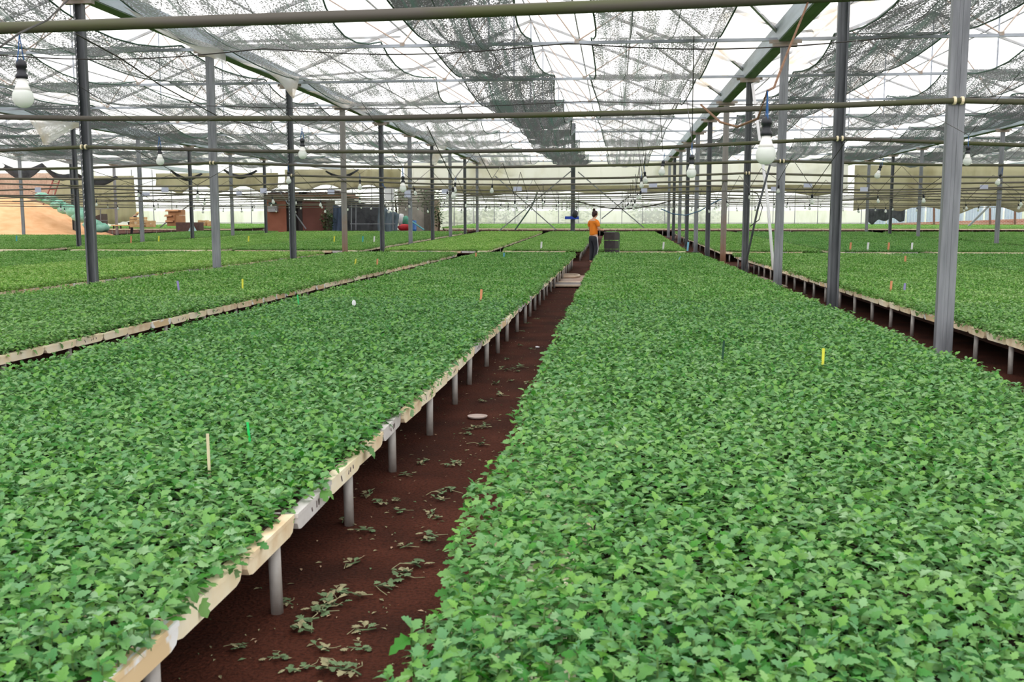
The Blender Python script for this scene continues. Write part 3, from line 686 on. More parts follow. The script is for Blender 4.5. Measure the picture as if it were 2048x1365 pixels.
# the largest seedlings in the picture stand as plants of their own
hero.sort(); hero = hero[:300]; hs = set((h[1], h[2]) for h in hero)
for (gx, gy, hgt), tint, place, zt in near_sets:
    k = np.array([(float(a), float(b)) not in hs for a, b in zip(gx, gy)]); gx, gy, hgt = gx[k], gy[k], hgt[k]; n = gx.size
    rot = np.stack([rng.uniform(-.12, .12, n), rng.uniform(-.12, .12, n), rng.uniform(0, 6.28, n)], 1)
    canopy(np.stack([gx, gy, zt+hgt], 1), rot, rng.uniform(.85, 1.22, n), rng.integers(0, 8, n), tint, ng_near, 'close set green seedlings on the near half of the ' + place)
forms = []
for i in range(6):
    L_ = []
    for az, el, tw, z, L, W, dr, cu, v in plant_leaves(random.Random(100+i), 8):
        mb = MB(); vs, fs = leaf_geo(L, W, ST, WD, dr, cu); mb.add(vs, fs, v*.8); L_.append((mb.mesh('leaf', M['leaf']), leaf_mat(az, el, tw, z)))
    forms.append(L_)
stem_me = MB().tube([(0, 0, -.005), (.002, 0, .04), (0, .002, .066)], .0022, 5).mesh('stem', M['stem'])
for d, x, y, z, place in hero:
    s = thing('seedling', 'lobed green chrysanthemum seedling in the front of the ' + place, 'seedling', (x, y, z), R.uniform(0, 6.28), 'front seedlings on the ' + place)
    s.scale = (R.uniform(.9, 1.22),)*3; ob('stem', stem_me, s)
    for me, m in R.choice(forms):
        l_ = ob('leaf', me, s); l_.matrix_local = m

# ------------------------------------------------------------------ plant labels
ST_ = [(415, 868, 419, 946, 'beige', (214, 200, 168), 6, 'bench left of the aisle, front'), (495, 845, 503, 896, 'bright green', (36, 196, 96), 5, 'bench left of the aisle beside the beige stick'), (1448, 682, 1443, 730, 'blackish green', (28, 70, 48), 4.5, 'bench right of the aisle'),
       (1647, 697, 1645, 734, 'yellow', (226, 222, 76), 5, 'bench right of the aisle'), (963, 579, 961, 605, 'orange', (226, 150, 110), 4.5, 'bench left of the aisle near its legs'), (595, 590, 599, 616, 'thin green', (60, 190, 110), 3, 'edge of the bench left of the aisle'),
       (485, 558, 485, 581, 'yellow', (226, 220, 60), 3.5, 'second bench left of the aisle'), (355, 562, 359, 585, 'lilac', (150, 140, 196), 4, 'second bench left of the aisle'), (1783, 562, 1781, 584, 'orange', (222, 150, 110), 4, 'bench beyond the columns'),
       (1810, 567, 1808, 584, 'lilac', (160, 160, 210), 4, 'bench beyond the columns'), (1811, 512, 1810, 527, 'orange', (220, 150, 110), 3.5, 'far part of the bench beyond the columns'), (712, 518, 709, 532, 'yellow leaning', (220, 214, 80), 3, 'far part of the second bench left of the aisle'),
       (755, 518, 754, 533, 'orange', (214, 158, 120), 3, 'far part of the second bench left of the aisle'), (952, 506, 952, 516, 'orange', (220, 170, 130), 3, 'far end of the bench left of the aisle'), (1008, 506, 1008, 516, 'blue', (90, 160, 200), 3, 'far end of the bench left of the aisle'),
       (1361, 513, 1353, 524, 'leaning pale blue', (120, 180, 220), 3, 'far end of the bench right of the aisle')]
for i, (xt, yt, xb, yb, cn, c, wp, where) in enumerate(ST_):
    b = PZ(xb, yb, .375); d = (b.y); t = P(xt, yt, b.y); b.z -= .05; wd = wp*d/FPX
    st = MB().bar(b, t, wd, wd*.35)
    tag(st.obj('plant_label', colour('stick_'+cn.replace(' ', '_'), *c, .5, var=.06)), cn + ' label stick on the ' + where, 'plant label', 'label sticks in the seedlings')
b = PZ(708, 616, .375); t = thing('plant_label', 'white oval plant tag on the bench left of the aisle', 'plant label', b, group='label sticks in the seedlings')
MB().tube([(0, 0, -.05), (0, 0, .03)], .003, 6).obj('stalk', M['white'], t); MB().blob((0, 0, .055), .034, 10, 0, (.75, .12, 1.1)).obj('tag_face', M['white'], t, smooth=True)
FT = [(668, 480, 'yellow', (220, 214, 80)), (748, 487, 'white', (236, 236, 240)), (690, 487, 'white', (236, 236, 240)), (317, 476, 'yellow', (220, 214, 90)), (262, 486, 'orange', (220, 150, 100)), (33, 484, 'teal', (70, 170, 180)), (497, 490, 'yellow', (220, 214, 90)), (1735, 496, 'white', (236, 236, 240)), (1823, 497, 'white', (236, 236, 240)), (1776, 503, 'orange', (220, 140, 90)), (1700, 500, 'orange', (220, 150, 100)), (725, 480, 'teal', (90, 180, 180)), (1375, 495, 'pale blue', (130, 190, 220)), (1082, 503, 'white', (236, 236, 240)), (1326, 502, 'white', (236, 236, 240))]
for i, (x, y, cn, c) in enumerate(FT):
    Y = 40 if y < 495 else 33.8
    p = P(x, y, Y); z0 = gz(Y)+.34
    tag(MB().bar((p.x, Y, z0), (p.x+.02, Y, z0+.30), .06, .015).obj('plant_label', colour('stick_'+cn, *c, .5, var=.06)), 'small %s label stick far off past the cross path' % cn, 'plant label', 'far %s label sticks' % cn)

# ------------------------------------------------------------------ aisle: cross strip, hoses, litter
tag(MB().box((-.9, 22.9, .012), (9.0, 3.6, .024)).obj('cross_path', M['concrete']), 'pale concrete strip crossing the aisle halfway down', 'path', kind='structure')
tag(MB().box((-.82, 20.85, .045), (.9, .7, .05)).obj('plank', M['board_grey']), 'grey plank laid across the aisle before the concrete strip', 'plank')
for nm, y, lab in ((0, 20.42, 'pale pipe lying across the aisle in front of the grey plank'), (1, 21.45, 'pale pipe lying across the aisle behind the grey plank')):
    tag(MB().tube([(-1.5+i*.25, y+.01*math.sin(i*2), .045) for i in range(9)], .03, 8).obj('floor_pipe', M['hose_cream'], smooth=True), lab, 'pipe')
tag(MB().tube([(-1.25+.34*math.cos(a)+.1, 23.9+.5*math.sin(a), .055+.004*math.sin(3*a)) for a in [i*2*PI/22 for i in range(23)]], .032, 8, cap=False).obj('hose_loop', M['hose_cream'], smooth=True), 'cream hose loop lying on the concrete strip by the bench corner', 'hose')
cut_me = []
for i in range(6):
    r = random.Random(400+i); mb = MB()
    mb.tube([(-.04, 0, .008), (0, .01, .012), (.05, -.01, .008)], .003, 5)
    for q in range(5+i % 3):
        vs, fs = leaf_geo(r.uniform(.032, .052), r.uniform(.022, .042), ST, WD, r.uniform(.1, .5), r.uniform(-.2, .6)); mb.cur = r.choice([0, 0, 1])
        m = Matrix.Translation((r.uniform(-.05, .05), r.uniform(-.02, .02), r.uniform(.008, .018))) @ Matrix.Rotation(r.uniform(0, 6.28), 4, 'Z') @ Matrix.Rotation(r.uniform(-.1, .7), 4, 'X')
        mb.add([m @ Vector(p) for p in vs], fs)
    mb.cur = 1
    for q in range(1):
        a = r.uniform(0, 6.28); mb.tube([(r.uniform(-.05, .05), r.uniform(-.03, .03), .006), (math.cos(a)*.05, math.sin(a)*.05, .014), (math.cos(a+.5)*.09, math.sin(a+.5)*.09, .006)], .0022, 4)
    cut_me.append(mb.mesh('fallen_cutting', [M['wilted'], M['wilted_b']]))
LT = [(1026, 739), (1010, 742), (1040, 736), (965, 805), (953, 858), (940, 862), (968, 856), (958, 892), (909, 929), (898, 934), (920, 930), (851, 924), (812, 953), (904, 985), (880, 990), (792, 1004), (865, 1031), (875, 1040), (802, 1026), (865, 1075), (860, 1085), (812, 1097), (709, 1131), (812, 1148), (805, 1160), (825, 1135), (765, 1180), (680, 1187), (700, 1195), (661, 1216), (650, 1225), (617, 1246), (610, 1265), (573, 1211), (734, 1265), (646, 1304), (719, 1302), (617, 1338), (666, 1343), (700, 1350), (740, 992), (690, 1046), (729, 1065), (1014, 720), (1041, 693), (1023, 764), (1054, 768), (999, 793), (1045, 664), (1062, 700), (990, 770), (1055, 648), (1075, 640), (880, 1003), (935, 870), (640, 1228), (660, 1205), (1035, 745), (1004, 738), (840, 930), (555, 1320), (590, 1345), (480, 1300), (760, 1010)]
for i, (x, y) in enumerate(LT):
    p = PZ(x, y, 0)
    o = ob('fallen_cutting', cut_me[i % 6], None, (p.x, p.y, .003), (R.uniform(-.1, .1), R.uniform(-.1, .1), R.uniform(0, 6.28))); o.scale = (R.uniform(.55, 1.0),)*3
    zone = 'in front of the pale saucer' if p.y < 6.3 else ('beyond the pale saucer' if p.y < 11 else 'far up near the plank')
    tag(o, 'wilted seedling cutting fallen on the earth aisle ' + zone, 'cutting', 'fallen cuttings ' + zone)
lt = MB(); r = random.Random(77)
for i in range(900):
    y = 2.2+(r.random()**1.6)*18; x = r.uniform(-1.5, -.35); s_ = r.uniform(.004, .016); a = r.uniform(0, 6.28); z = r.uniform(.002, .008)
    lt.cur = r.choice([0, 1, 1, 2]); c_, d_ = math.cos(a)*s_, math.sin(a)*s_
    lt.add([(x-c_, y-d_, z), (x+d_*.4, y-c_*.4, z+.004), (x+c_, y+d_, z), (x-d_*.4, y+c_*.4, z+.002)], [(0, 1, 2, 3)])
tag(lt.obj('leaf_litter', [M['wilted'], M['wilted_b'], colour('litter_tan', 190, 160, 130)]), 'tiny leaf scraps and chaff strewn over the earth aisle', 'litter', kind='stuff')
p = PZ(955, 837, 0); tag(MB().lathe([(.0, .004), (.06, .004), (.068, .014), (.072, .014), (.062, .0), (0, 0)][::-1], n=20).obj('plastic_lid', colour('dull_clear_plastic', 206, 186, 178), loc=(p.x, p.y, .004), smooth=True), 'round pale plastic saucer lying on the aisle floor', 'lid')  # the flat round piece is a loose plastic lid
p = PZ(1075, 697, 0); tag(MB().blob((0, 0, .012), .02, 8, .3, (1.3, .8, .6)).obj('paper_scrap', M['white'], loc=(p.x, p.y, 0)), 'tiny crumpled white scrap on the aisle floor', 'scrap')
sheet([(-.62, 2.15, .012), (-.30, 2.15, .012), (-.30, 3.0, .012), (-.50, 3.0, .02)], M['board_grey'], 'plastic_sheet', 'greyish plastic sheet on the floor beneath the bench right of the aisle', 'plastic sheet', wob=.006, seed=4)

# ------------------------------------------------------------------ light bulbs and cables
sock_me = MB().lathe([(.006, .072), (.016, .066), (.019, .056), (.019, .044), (.0155, .042), (.0155, .024), (.0205, .018), (.0205, .006), (.014, .004)], n=14).mesh('socket', M['socket'], True)
base_me = MB().lathe([(.0145, .006), (.0165, -.004), (.0225, -.022), (.0285, -.036)], n=16).mesh('bulb_base', M['bulb_base'], True)
dome_me = MB().lathe([(.0288, -.036), (.0335, -.046), (.0355, -.058), (.034, -.071), (.029, -.082), (.020, -.090), (.010, -.094), (.001, -.095)], n=16).mesh('bulb_dome', M['bulb_dome'], True)
cord_me = MB().tube([(-.016, 0, .058), (-.008, 0, .10), (0, 0, .16)], .0025, 4).tube([(.016, 0, .058), (.008, 0, .10), (0, 0, .16)], .0025, 4).mesh('hanging_string', M['blue_string'])
mbx = MB(); mbx.lathe([(.006, .072), (.019, .06), (.019, .044), (.0155, .04), (.0205, .012), (.0205, .004)], n=8); mbx.cur = 1; mbx.lathe([(.0145, .006), (.0225, -.022), (.0345, -.05), (.034, -.071), (.02, -.09), (.001, -.095)], n=9)
mbx.cur = 0; mbx.tube([(0, 0, .07), (0, 0, .16)], .004, 4); far_bulb = mbx.mesh('light_bulb', [M['socket'], M['bulb_dome']], True)
def bulb(x, y, z, label, group=None, tilt=0, sc=1.0, far=False):
    if far:
        o = ob('light_bulb', far_bulb, None, (x, y, z), (R.uniform(-.2, .2), R.uniform(-.25, .25), 0)); o.scale = (sc,)*3
        return tag(o, label, 'light bulb', group)
    t = thing('light_bulb', label, 'light bulb', (x, y, z), R.uniform(0, 6), group); t.rotation_euler[1] = tilt; t.scale = (sc,)*3
    so = ob('socket', sock_me, t); ob('hanging_string', cord_me, so)['label'] = 'thin blue string'; ba = ob('bulb_base', base_me, t); ob('bulb_dome', dome_me, ba)['label'] = 'frosted lower dome'
    return t
NB = [(45, 178, 44, 'big white bulb on a blue string before the slotted column', 0), (1532, 292, 38, 'big white bulb on a blue string in front of the columns right of the aisle', 0), (605, 302, 18, 'white bulb hanging from the pipe in front of the dark column left of the aisle', 0),
      (320, 316, 17, 'yellowish white bulb hanging beyond the slotted dark column', 0), (1383, 338, 19, 'white bulb hanging straight above the person side of the right bench', 0), (806, 372, 14, 'white bulb hanging low beside the white electric box', 0), (1325, 340, 13, 'tilted white bulb behind the straight one over the right bench', .3),
      (1935, 316, 15, 'white bulb hanging just past the big near column', 0), (577, 358, 11, 'small white bulb just left of the dark column by the shed', 0), (720, 372, 9, 'small white bulb in front of the pale blue tarp', 0), (1758, 347, 11, 'tilted white bulb before the khaki cloth', -.3), (1290, 358, 10, 'white bulb tilted beside the hanging card over the right bench', .3), (910, 378, 9, 'small white bulb between the far columns by the vine wall', .1), (1998, 362, 9, 'small white bulb beside the outer column on the brick wall side', -.3), (1283, 368, 9, 'white bulb close below the tilted one near the hanging card', 0)]
near_b = []
for x, y, wpx, lab, ti in NB:
    d = .071*FPX/wpx; q = P(x, y, d*math.cos(YAW)+ (x-1228)/FPX*d*math.sin(YAW)*-1); near_b.append(q); bulb(q.x, q.y, q.z+.03, lab, 'hanging light bulbs', ti)
LN = [(-2.15, 14, 'centre line left of the aisle'), (.50, 19, 'line over the right bench'), (-4.0, 20, 'line over the second bench'), (3.1, 16.5, 'line by the right columns'), (-7.2, 17, 'line by the left columns'), (5.8, 19.5, 'line over the bench beyond the columns'), (9.2, 24, 'outer line on the brick wall side'), (13, 30, 'outermost line on the brick wall side'), (-10.8, 22, 'line above the paler seedlings'), (-14.5, 27, 'line towards the cartons'), (-19, 33, 'line towards the ladder'), (-24, 42, 'line before the sand heap'), (17.5, 38, 'line before the brick wall')]
for x, ys_, nm in LN:
    y = ys_; pts = [(x, ys_-2.5, 2.46)]
    while y < 60:
        z = 1.86+R.uniform(-.16, .16)+gz(y)*.6; xx = x+R.uniform(-.12, .12)
        bulb(xx, y, z, 'small white bulb hanging far off in the ' + nm, 'bulbs of the ' + nm, far=True, sc=1.0 if y < 30 else 1.15)
        pts += [(xx, y, z+.16), (x, y+1.7, 2.48)]; y += 3.67
    tag(MB().tube(pts, .006, 4).obj('cable', M['wire']), 'thin dark cable draped over the pipes along the ' + nm, 'cable', 'bulb cables')
for i, q in enumerate(near_b[2:]):
    tag(MB().tube([(q.x-.1, q.y-1.3, 2.46), (q.x, q.y, q.z+.19), (q.x+.05, q.y+1.5, 2.48)], .003, 4).obj('cable', M['wire']), 'dark cable drooping to the ' + NB[i+2][3].split(' hanging')[0][:60].rsplit(' ', 1)[0], 'cable', 'bulb cables')
q = near_b[0]; tag(MB().tube([P(0, 94, q.y-.15), (q.x, q.y, q.z+.19), P(95, 40, q.y+.5), P(146, -10, q.y+.9)], .004, 5).obj('cable', M['wire']), 'dark cable from which the big bulb by the slotted column hangs', 'cable', 'bulb cables')
q = near_b[1]; tag(MB().tube([P(1402, 210, q.y+.9), P(1440, 244, q.y+.5), P(1475, 254, q.y+.3), P(1515, 238, q.y+.1), (q.x, q.y, q.z+.19), P(1548, 175, q.y+.2), P(1575, 105, q.y+.8), P(1610, 20, q.y+1.3), P(1640, -60, q.y+1.6)], .005, 5).obj('rope', M['rope']), 'brown twisted cord looping above the big bulb right of the aisle', 'rope')
tag(MB().tube([P(152, 68, 12), P(240, 116, 13.5), P(320, 170, 15.5), P(440, 235, 19), P(540, 262, 22)], .011, 5).obj('cable', M['wire']), 'black cable slanting down past the slotted dark column', 'cable')
tag(MB().tube([P(1505, 168, 24.6), P(1522, 300, 23.5), P(1535, 400, 22.8), P(1547, 540, 22)], .035, 8).obj('conduit', M['white'], smooth=True), 'white plastic conduit slanting between the columns right of the aisle', 'conduit')
tag(MB().tube([P(1540, 330, 21), P(1515, 420, 21.2), P(1488, 545, 21.4)], .022, 8).obj('pole', M['steel_dark'], smooth=True), 'dark pole slanting across the white conduit', 'pole')
tag(MB().tube([P(1490, 378, 30), P(1515, 388, 30), P(1525, 415, 30), P(1518, 440, 30), P(1500, 453, 30)], .016, 6).obj('hose', M['wire']), 'dark hose loop hanging by the column with the conduit', 'hose')
tag(MB().tube([P(1322, 418, 36), P(1345, 428, 36), P(1372, 431, 36), P(1400, 422, 36), P(1430, 404, 36), P(1450, 396, 36)], .022, 6).obj('hose', colour('blue_hose', 84, 120, 150)), 'blue hose sagging between the far columns right of the aisle', 'hose')
tag(MB().tube([P(1075, 385, 56), P(1065, 410, 56), P(1050, 432, 56), P(1030, 460, 56)], .045, 6).obj('hose', colour('dark_green_hose', 76, 98, 92)), 'dark green hose dropping down to the far cross bench', 'hose')
tag(MB().tube([P(1150, 402, 58)+Vector((0, 0, 0))] + [P(1150+i*16, 402+16*math.sin(PI*i/12), 58) for i in range(1, 13)], .04, 6).obj('cable', M['wire']), 'thick dark cable sagging behind the person', 'cable')
# cross braces at the far gable
for i, (a, b) in enumerate([((998, 462), (1144, 341)), ((1112, 460), (990, 352)), ((1156, 344), (1288, 456)), ((1203, 438), (1262, 390)), ((560, 385), (612, 458)), ((320, 455), (385, 405))]):
    tag(MB().bar(P(*a, 60.4), P(*b, 60.4), .06).obj('cross_brace', M['steel']), 'slanting steel cross brace at the far end of the house', 'brace', 'cross braces at the far gable', 'structure')
# hanging cards
for i, (x, y, w_, h_) in enumerate([(330, 380, 15, 10), (527, 382, 15, 11), (478, 387, 13, 8), (292, 388, 16, 7), (815, 388, 13, 14), (1035, 378, 17, 9), (1306, 370, 16, 10), (1288, 381, 13, 8), (1616, 370, 16, 10), (1548, 378, 12, 8), (890, 383, 13, 9), (1728, 379, 14, 8), (1968, 374, 15, 8), (76, 380, 14, 10), (662, 384, 14, 9)]):
    Y = 35.25; q = P(x, y, Y); sc = Y/FPX
    t = thing('hanging_card', 'small pale blue card hanging from a far pipe, %s from the sand heap side' % ORD[[0, 1, 2, 3, 6, 8, 10, 9, 12, 11, 7, 13, 14, 4, 5][i]], 'card', q, R.uniform(-.3, .3), 'pale cards on the far pipes')
    MB().box((0, 0, 0), (w_*sc, .008, h_*sc)).obj('board', M['card'], t); MB().tube([(0, 0, h_*sc/2), (0, 0, max(.02, 2.45-q.z))], .004, 4).obj('string', M['wire'], t)
q = P(775, 389, 35.2); t = thing('electric_box', 'white electric box mounted beside the dark column left of the aisle', 'electric box', (-7.98, 35.25, q.z))
MB().box((0, 0, 0), (.34, .16, .42)).obj('case', M['white'], t); MB().box((.10, -.085, 0), (.012, .012, .38)).obj('door_seam', M['socket'], t); MB().tube([(-.12, 0, .2), (-.25, .02, .34), (-.33, .05, .55)], .012, 5).obj('blue_cable', M['blue_string'], t)

# ------------------------------------------------------------------ cloth at the far gable
def curtain(x0, x1, Y, zt, zb, mat, label, name='shade_curtain', scal=.22, waves=5, folds=26, cat='curtain', seed=0):
    r = random.Random(seed); ph = r.uniform(0, 6); mb = MB()
    def fn(u, v):
        b = zb + scal*abs(math.sin(u*PI*waves+ph)) - scal*.5 + .1*math.sin(u*17+ph)
        z = zt+(b-zt)*v; return (x0+(x1-x0)*u, Y+.14*math.sin(u*folds+v*2+ph)*(.3+v)+.05*math.sin(u*71), z)
    mb.grid(fn, 48, 6); o = mb.obj(name, mat, smooth=True); s = o.modifiers.new('thickness', 'SOLIDIFY'); s.thickness = .006
    return tag(o, label, cat, 'cloths drawn across the far gable')
curtain(-13, 13.8, 61.6, 4.95, 3.05, M['khaki'], 'pale khaki cloth drawn across the far end of the centre bay', seed=1)
curtain(-13, 13.5, 61.3, 3.45, 3.0, M['khaki_dark'], 'rolled lower hem of the khaki cloth hanging over the far cross bench', scal=.3, waves=4, seed=1)
curtain(-20.6, -13.2, 61.5, 4.5, 3.35, M['khaki_dark'], 'khaki cloth sagging above the shed roof', seed=3, waves=3)
curtain(-29, -21, 61.4, 4.3, 3.25, M['khaki_dark'], 'khaki cloth sagging above the carton stack', seed=4, waves=3, scal=.35)
curtain(14.2, 27.5, 61.8, 4.6, 1.95, M['khaki_dark'], 'wide khaki cloth hanging low before the brick wall', seed=5, waves=4, scal=.35)
curtain(-36.5, -31.0, 62.5, 4.2, 1.2, M['khaki_dark'], 'yellowish cloth hanging behind the ladder', seed=6, scal=.1)
curtain(-43, -36.5, 62.4, 4.4, 1.0, colour('brown_board_cloth', 190, 164, 146, .9), 'brown cloth hanging behind the top of the sand heap', seed=7, scal=.1)
def swag(pts, hh, mat, label, seed=0):
    mb = MB(); n = len(pts)-1
    def fn(u, v):
        q = u*n; i = min(int(q), n-1); t = q-i; p = Vector(pts[i]).lerp(Vector(pts[i+1]), t); s = math.sin(PI*t)
        return (p.x, p.y+.25*math.sin(v*PI), p.z-.35*s-hh*v*(.5+.5*s))
    mb.grid(fn, n*10, 5); o = mb.obj('dark_swag', mat, smooth=True); sd = o.modifiers.new('thickness', 'SOLIDIFY'); sd.thickness = .01
    return tag(o, label, 'cloth', 'dark cloth swags')
swag([P(4, 326, 54), P(84, 326, 54)], .6, M['tarp_black'], 'dark green cloth swag slung above the sand heap')
swag([P(85, 328, 56), P(150, 344, 56), P(232, 352, 57)], .38, M['tarp_black'], 'dark green cloth swag slung between ladder and slotted column')
swag([P(340, 338, 58), P(402, 346, 58)], .25, M['tarp_black'], 'dark green net bundle sagging above the carton stack')
swag([P(445, 336, 58), P(512, 340, 58)], .25, M['tarp_black'], 'dark green net bundle sagging beside the second light column')
swag([P(650, 340, 59), P(716, 338, 59)], .2, M['tarp_black'], 'dark net bundle sagging above the dark tarp')

# ------------------------------------------------------------------ things at the far end
def pbox(mb, x0, x1, y0, y1, Y, dep, ground=False):
    a, b = P(x0, y1, Y), P(x1, y0, Y); z0 = gz(Y) if ground else a.z
    return mb.box(((a.x+b.x)/2, Y+dep/2, (z0+b.z)/2), (b.x-a.x, dep, b.z-z0))
YS = 62.4
sh = thing('tool_shed', 'low red brown shed with a dark doorway and a rusty flat roof', 'shed', (0, 0, 0))
redp = colour('red_brown_panel', 168, 108, 86, .85, c2=lin(150, 92, 72), scale=1.2); redd = colour('dark_red_panel', 122, 78, 70, .85, scale=1)
pbox(MB(), 535, 571, 396, 457, YS, .12, True).obj('wall_panel', redp, sh); pbox(MB(), 604, 652, 400, 458, YS, .12, True).obj('wall_panel', redd, sh)
pbox(MB(), 570, 606, 396, 458, YS+1.5, .1, True).obj('doorway_shade', colour('shed_inside_shade', 44, 40, 42), sh); pbox(MB(), 597, 604, 400, 458, YS-.02, .1, True).obj('door_post', colour('door_post', 50, 40, 40), sh)  # near-black panel paints the shade seen through the doorway
pbox(MB(), 650, 668, 402, 458, YS, .2, True).obj('wall_panel', colour('grey_render', 138, 126, 116, .9, scale=1), sh)
pbox(MB(), 528, 694, 390, 395, YS-.4, 3).obj('roof_slab', colour('rusty_slab', 150, 118, 98, .9), sh); pbox(MB(), 535, 690, 385, 391, YS-.2, 2.6).obj('roof_sheet', colour('roof_sheet', 110, 92, 84, .9), sh)
t = thing('wall_heater', 'grey box with a slot fixed to the shed wall', 'box', (0, 0, 0)); pbox(MB(), 535, 553, 411, 424, YS-.35, .35).obj('case', colour('heater_grey', 184, 184, 190), t); pbox(MB(), 537, 550, 405, 410, YS-.3, .3).obj('upper_unit', colour('heater_green', 62, 98, 92), t)
tag(pbox(MB(), 598, 613, 384, 388, YS-.2, .5).obj('blue_crate', colour('blue_plastic', 40, 138, 204)), 'bright blue flat crate lying on the shed roof', 'crate')
tag(pbox(MB(), 655, 668, 380, 388, YS, .5).obj('roof_carton', colour('grey_carton', 176, 172, 174)), 'grey carton lying on the shed roof', 'carton'); tag(pbox(MB(), 668, 679, 381, 387, YS, .4).obj('roof_carton', colour('dark_carton', 112, 104, 100)), 'dark carton lying on the shed roof beside the grey one', 'carton')
for i, x in enumerate((548, 562, 578)):
    p = P(x, 386.5, YS+.3); tag(MB().blob(p, .22, 9, .2, (1.3, 1, .6)).obj('dark_bundle', M['socket'], smooth=True), 'black bundle lying on the shed roof, %s from its end' % ORD[i], 'bundle', 'bundles on the shed roof')
def hang(x0, x1, yt0, yt1, yb, Y, mat, name, label, cat, seed=0):
    a, b = P(x0, yt0, Y), P(x1, yt1, Y); r = random.Random(seed); p1 = r.uniform(0, 6); mb = MB(); zb = gz(Y)
    def fn(u, v): return (a.x+(b.x-a.x)*u+.05*math.sin(v*5+p1), Y+.10*math.sin(u*16+p1)*(.4+v)+.05*math.sin(u*33+v*3), (a.z+(b.z-a.z)*u)*(1-v)+zb*v+.06*math.sin(u*9)*(1-v))
    mb.grid(fn, 26, 8); o = mb.obj(name, mat, smooth=True); s = o.modifiers.new('thickness', 'SOLIDIFY'); s.thickness = .01
    return tag(o, label, cat)
hang(664, 690, 410, 412, 460, YS-.3, M['tarp_blue'], 'blue_tarp', 'pale blue tarp hanging beside the shed', 'tarp', 1)
hang(688, 772, 398, 412, 461, YS-.2, M['tarp_black'], 'dark_tarp', 'large dark grey tarp stretched between posts beside the shed', 'tarp', 2)
hang(755, 797, 409, 430, 461, YS-.5, colour('bluegrey_cloth', 118, 134, 146, .9, scale=1.5), 'slate_tarp', 'slate blue tarp corner slanting to the ground past the dark tarp', 'tarp', 3)
tf = thing('tarp_frame', 'thin pipe frame standing in front of the dark tarp', 'frame', (0, 0, 0))
for x in (703, 712, 786): MB().bar(P(x, 460, YS-.9), P(x, 404, YS-.9), .06).obj('post', M['steel'], tf)
MB().bar(P(700, 448, YS-.9), P(790, 448, YS-.9), .05).obj('rail', M['steel'], tf); MB().bar(P(700, 414, YS-.9), P(775, 416, YS-.9), .05).obj('rail', M['steel'], tf)
vw = thing('wall_stub', 'pale grey concrete wall piece with vines behind the dark tarp', 'wall piece', (0, 0, 0), kind='structure')
conc = colour('old_concrete', 190, 184, 174, .9, c2=lin(150, 148, 138), scale=1.2); pbox(MB(), 797, 848, 372, 452, 66, .4, True).obj('concrete_panel', conc, vw); pbox(MB(), 848, 866, 378, 450, 65.8, .5, True).obj('concrete_pillar', colour('dark_concrete', 120, 116, 108), vw); pbox(MB(), 866, 877, 400, 452, 65.7, .4, True).obj('concrete_pillar', colour('tan_concrete', 214, 190, 168), vw)
def leafmass(name, c, sz, n, mat, label, cat, ls=.16, group=None, seed=0, trunk=True):
    r = random.Random(seed); t = thing(name, label, cat, (c[0], c[1], gz(c[1])), group=group); mb = MB()
    for i in range(n):
        while True:
            q = [r.uniform(-1, 1) for _ in range(3)]
            if sum(a*a for a in q) < 1: break
        p = Vector((q[0]*sz[0], q[1]*sz[1], c[2]-gz(c[1])+q[2]*sz[2])); a = r.uniform(0, 6.28); s = ls*r.uniform(.6, 1.3)
        d = Vector((math.cos(a), math.sin(a), r.uniform(-.8, .3))).normalized(); e = d.cross(Vector((0, 0, 1))).normalized()
        mb.add([p, p+d*s*.5+e*s*.3, p+d*s, p+d*s*.5-e*s*.3], [(0, 1, 2, 3)])
    mb.obj('foliage', mat, t)
    if trunk: MB().tube([(0, 0, 0), (.1, 0, (c[2]-gz(c[1]))*.6), (0, .1, c[2]-gz(c[1]))], .09, 7, .04).obj('trunk', colour('bark', 92, 76, 62), t)
    return t
for i, (x, y, a, b, lab) in enumerate([(860, 398, .9, 1.0, 'green vine bush climbing the far concrete wall'), (876, 428, .35, .9, 'trailing vine hanging down the tan concrete pillar'), (655, 440, .5, .8, 'small dark green vine beside the shed door'), (790, 400, .8, .8, 'green shrub rising behind the dark tarp')]):
    p = P(x, y, 64.8 if i != 2 else 61.9); leafmass('vine', p, (a, .35, b), 420, M['ivy'], lab, 'vine', .17, seed=i)
for i, (x, wd, hz, lab) in enumerate([(905, 2.6, 1.5, 'pale green shrub outside the end wall beside the vine wall'), (945, 1.8, 1.2, 'low pale shrub outside the end wall behind the far columns'), (1290, 1.5, 1.2, 'pale shrub outside the end wall behind the person'), (1330, 2.2, .9, 'low bright shrub outside the end wall beyond the right columns'), (1400, 2.0, .9, 'low shrub outside the end wall behind the white conduit'), (1790, 2.6, 1.6, 'yellowish shrub outside above the brick wall'), (1010, 2.0, 1.1, 'pale shrub outside the end wall behind the cross braces'), (1150, 2.4, 1.2, 'pale shrub outside the end wall behind the king post')]):
    p = P(x, 425, 84.6); leafmass('shrub', (p.x, 84.8, 1.3+hz*.6), (wd, 1.2, hz), 700, M['bush'], lab, 'shrub', .3, seed=30+i)
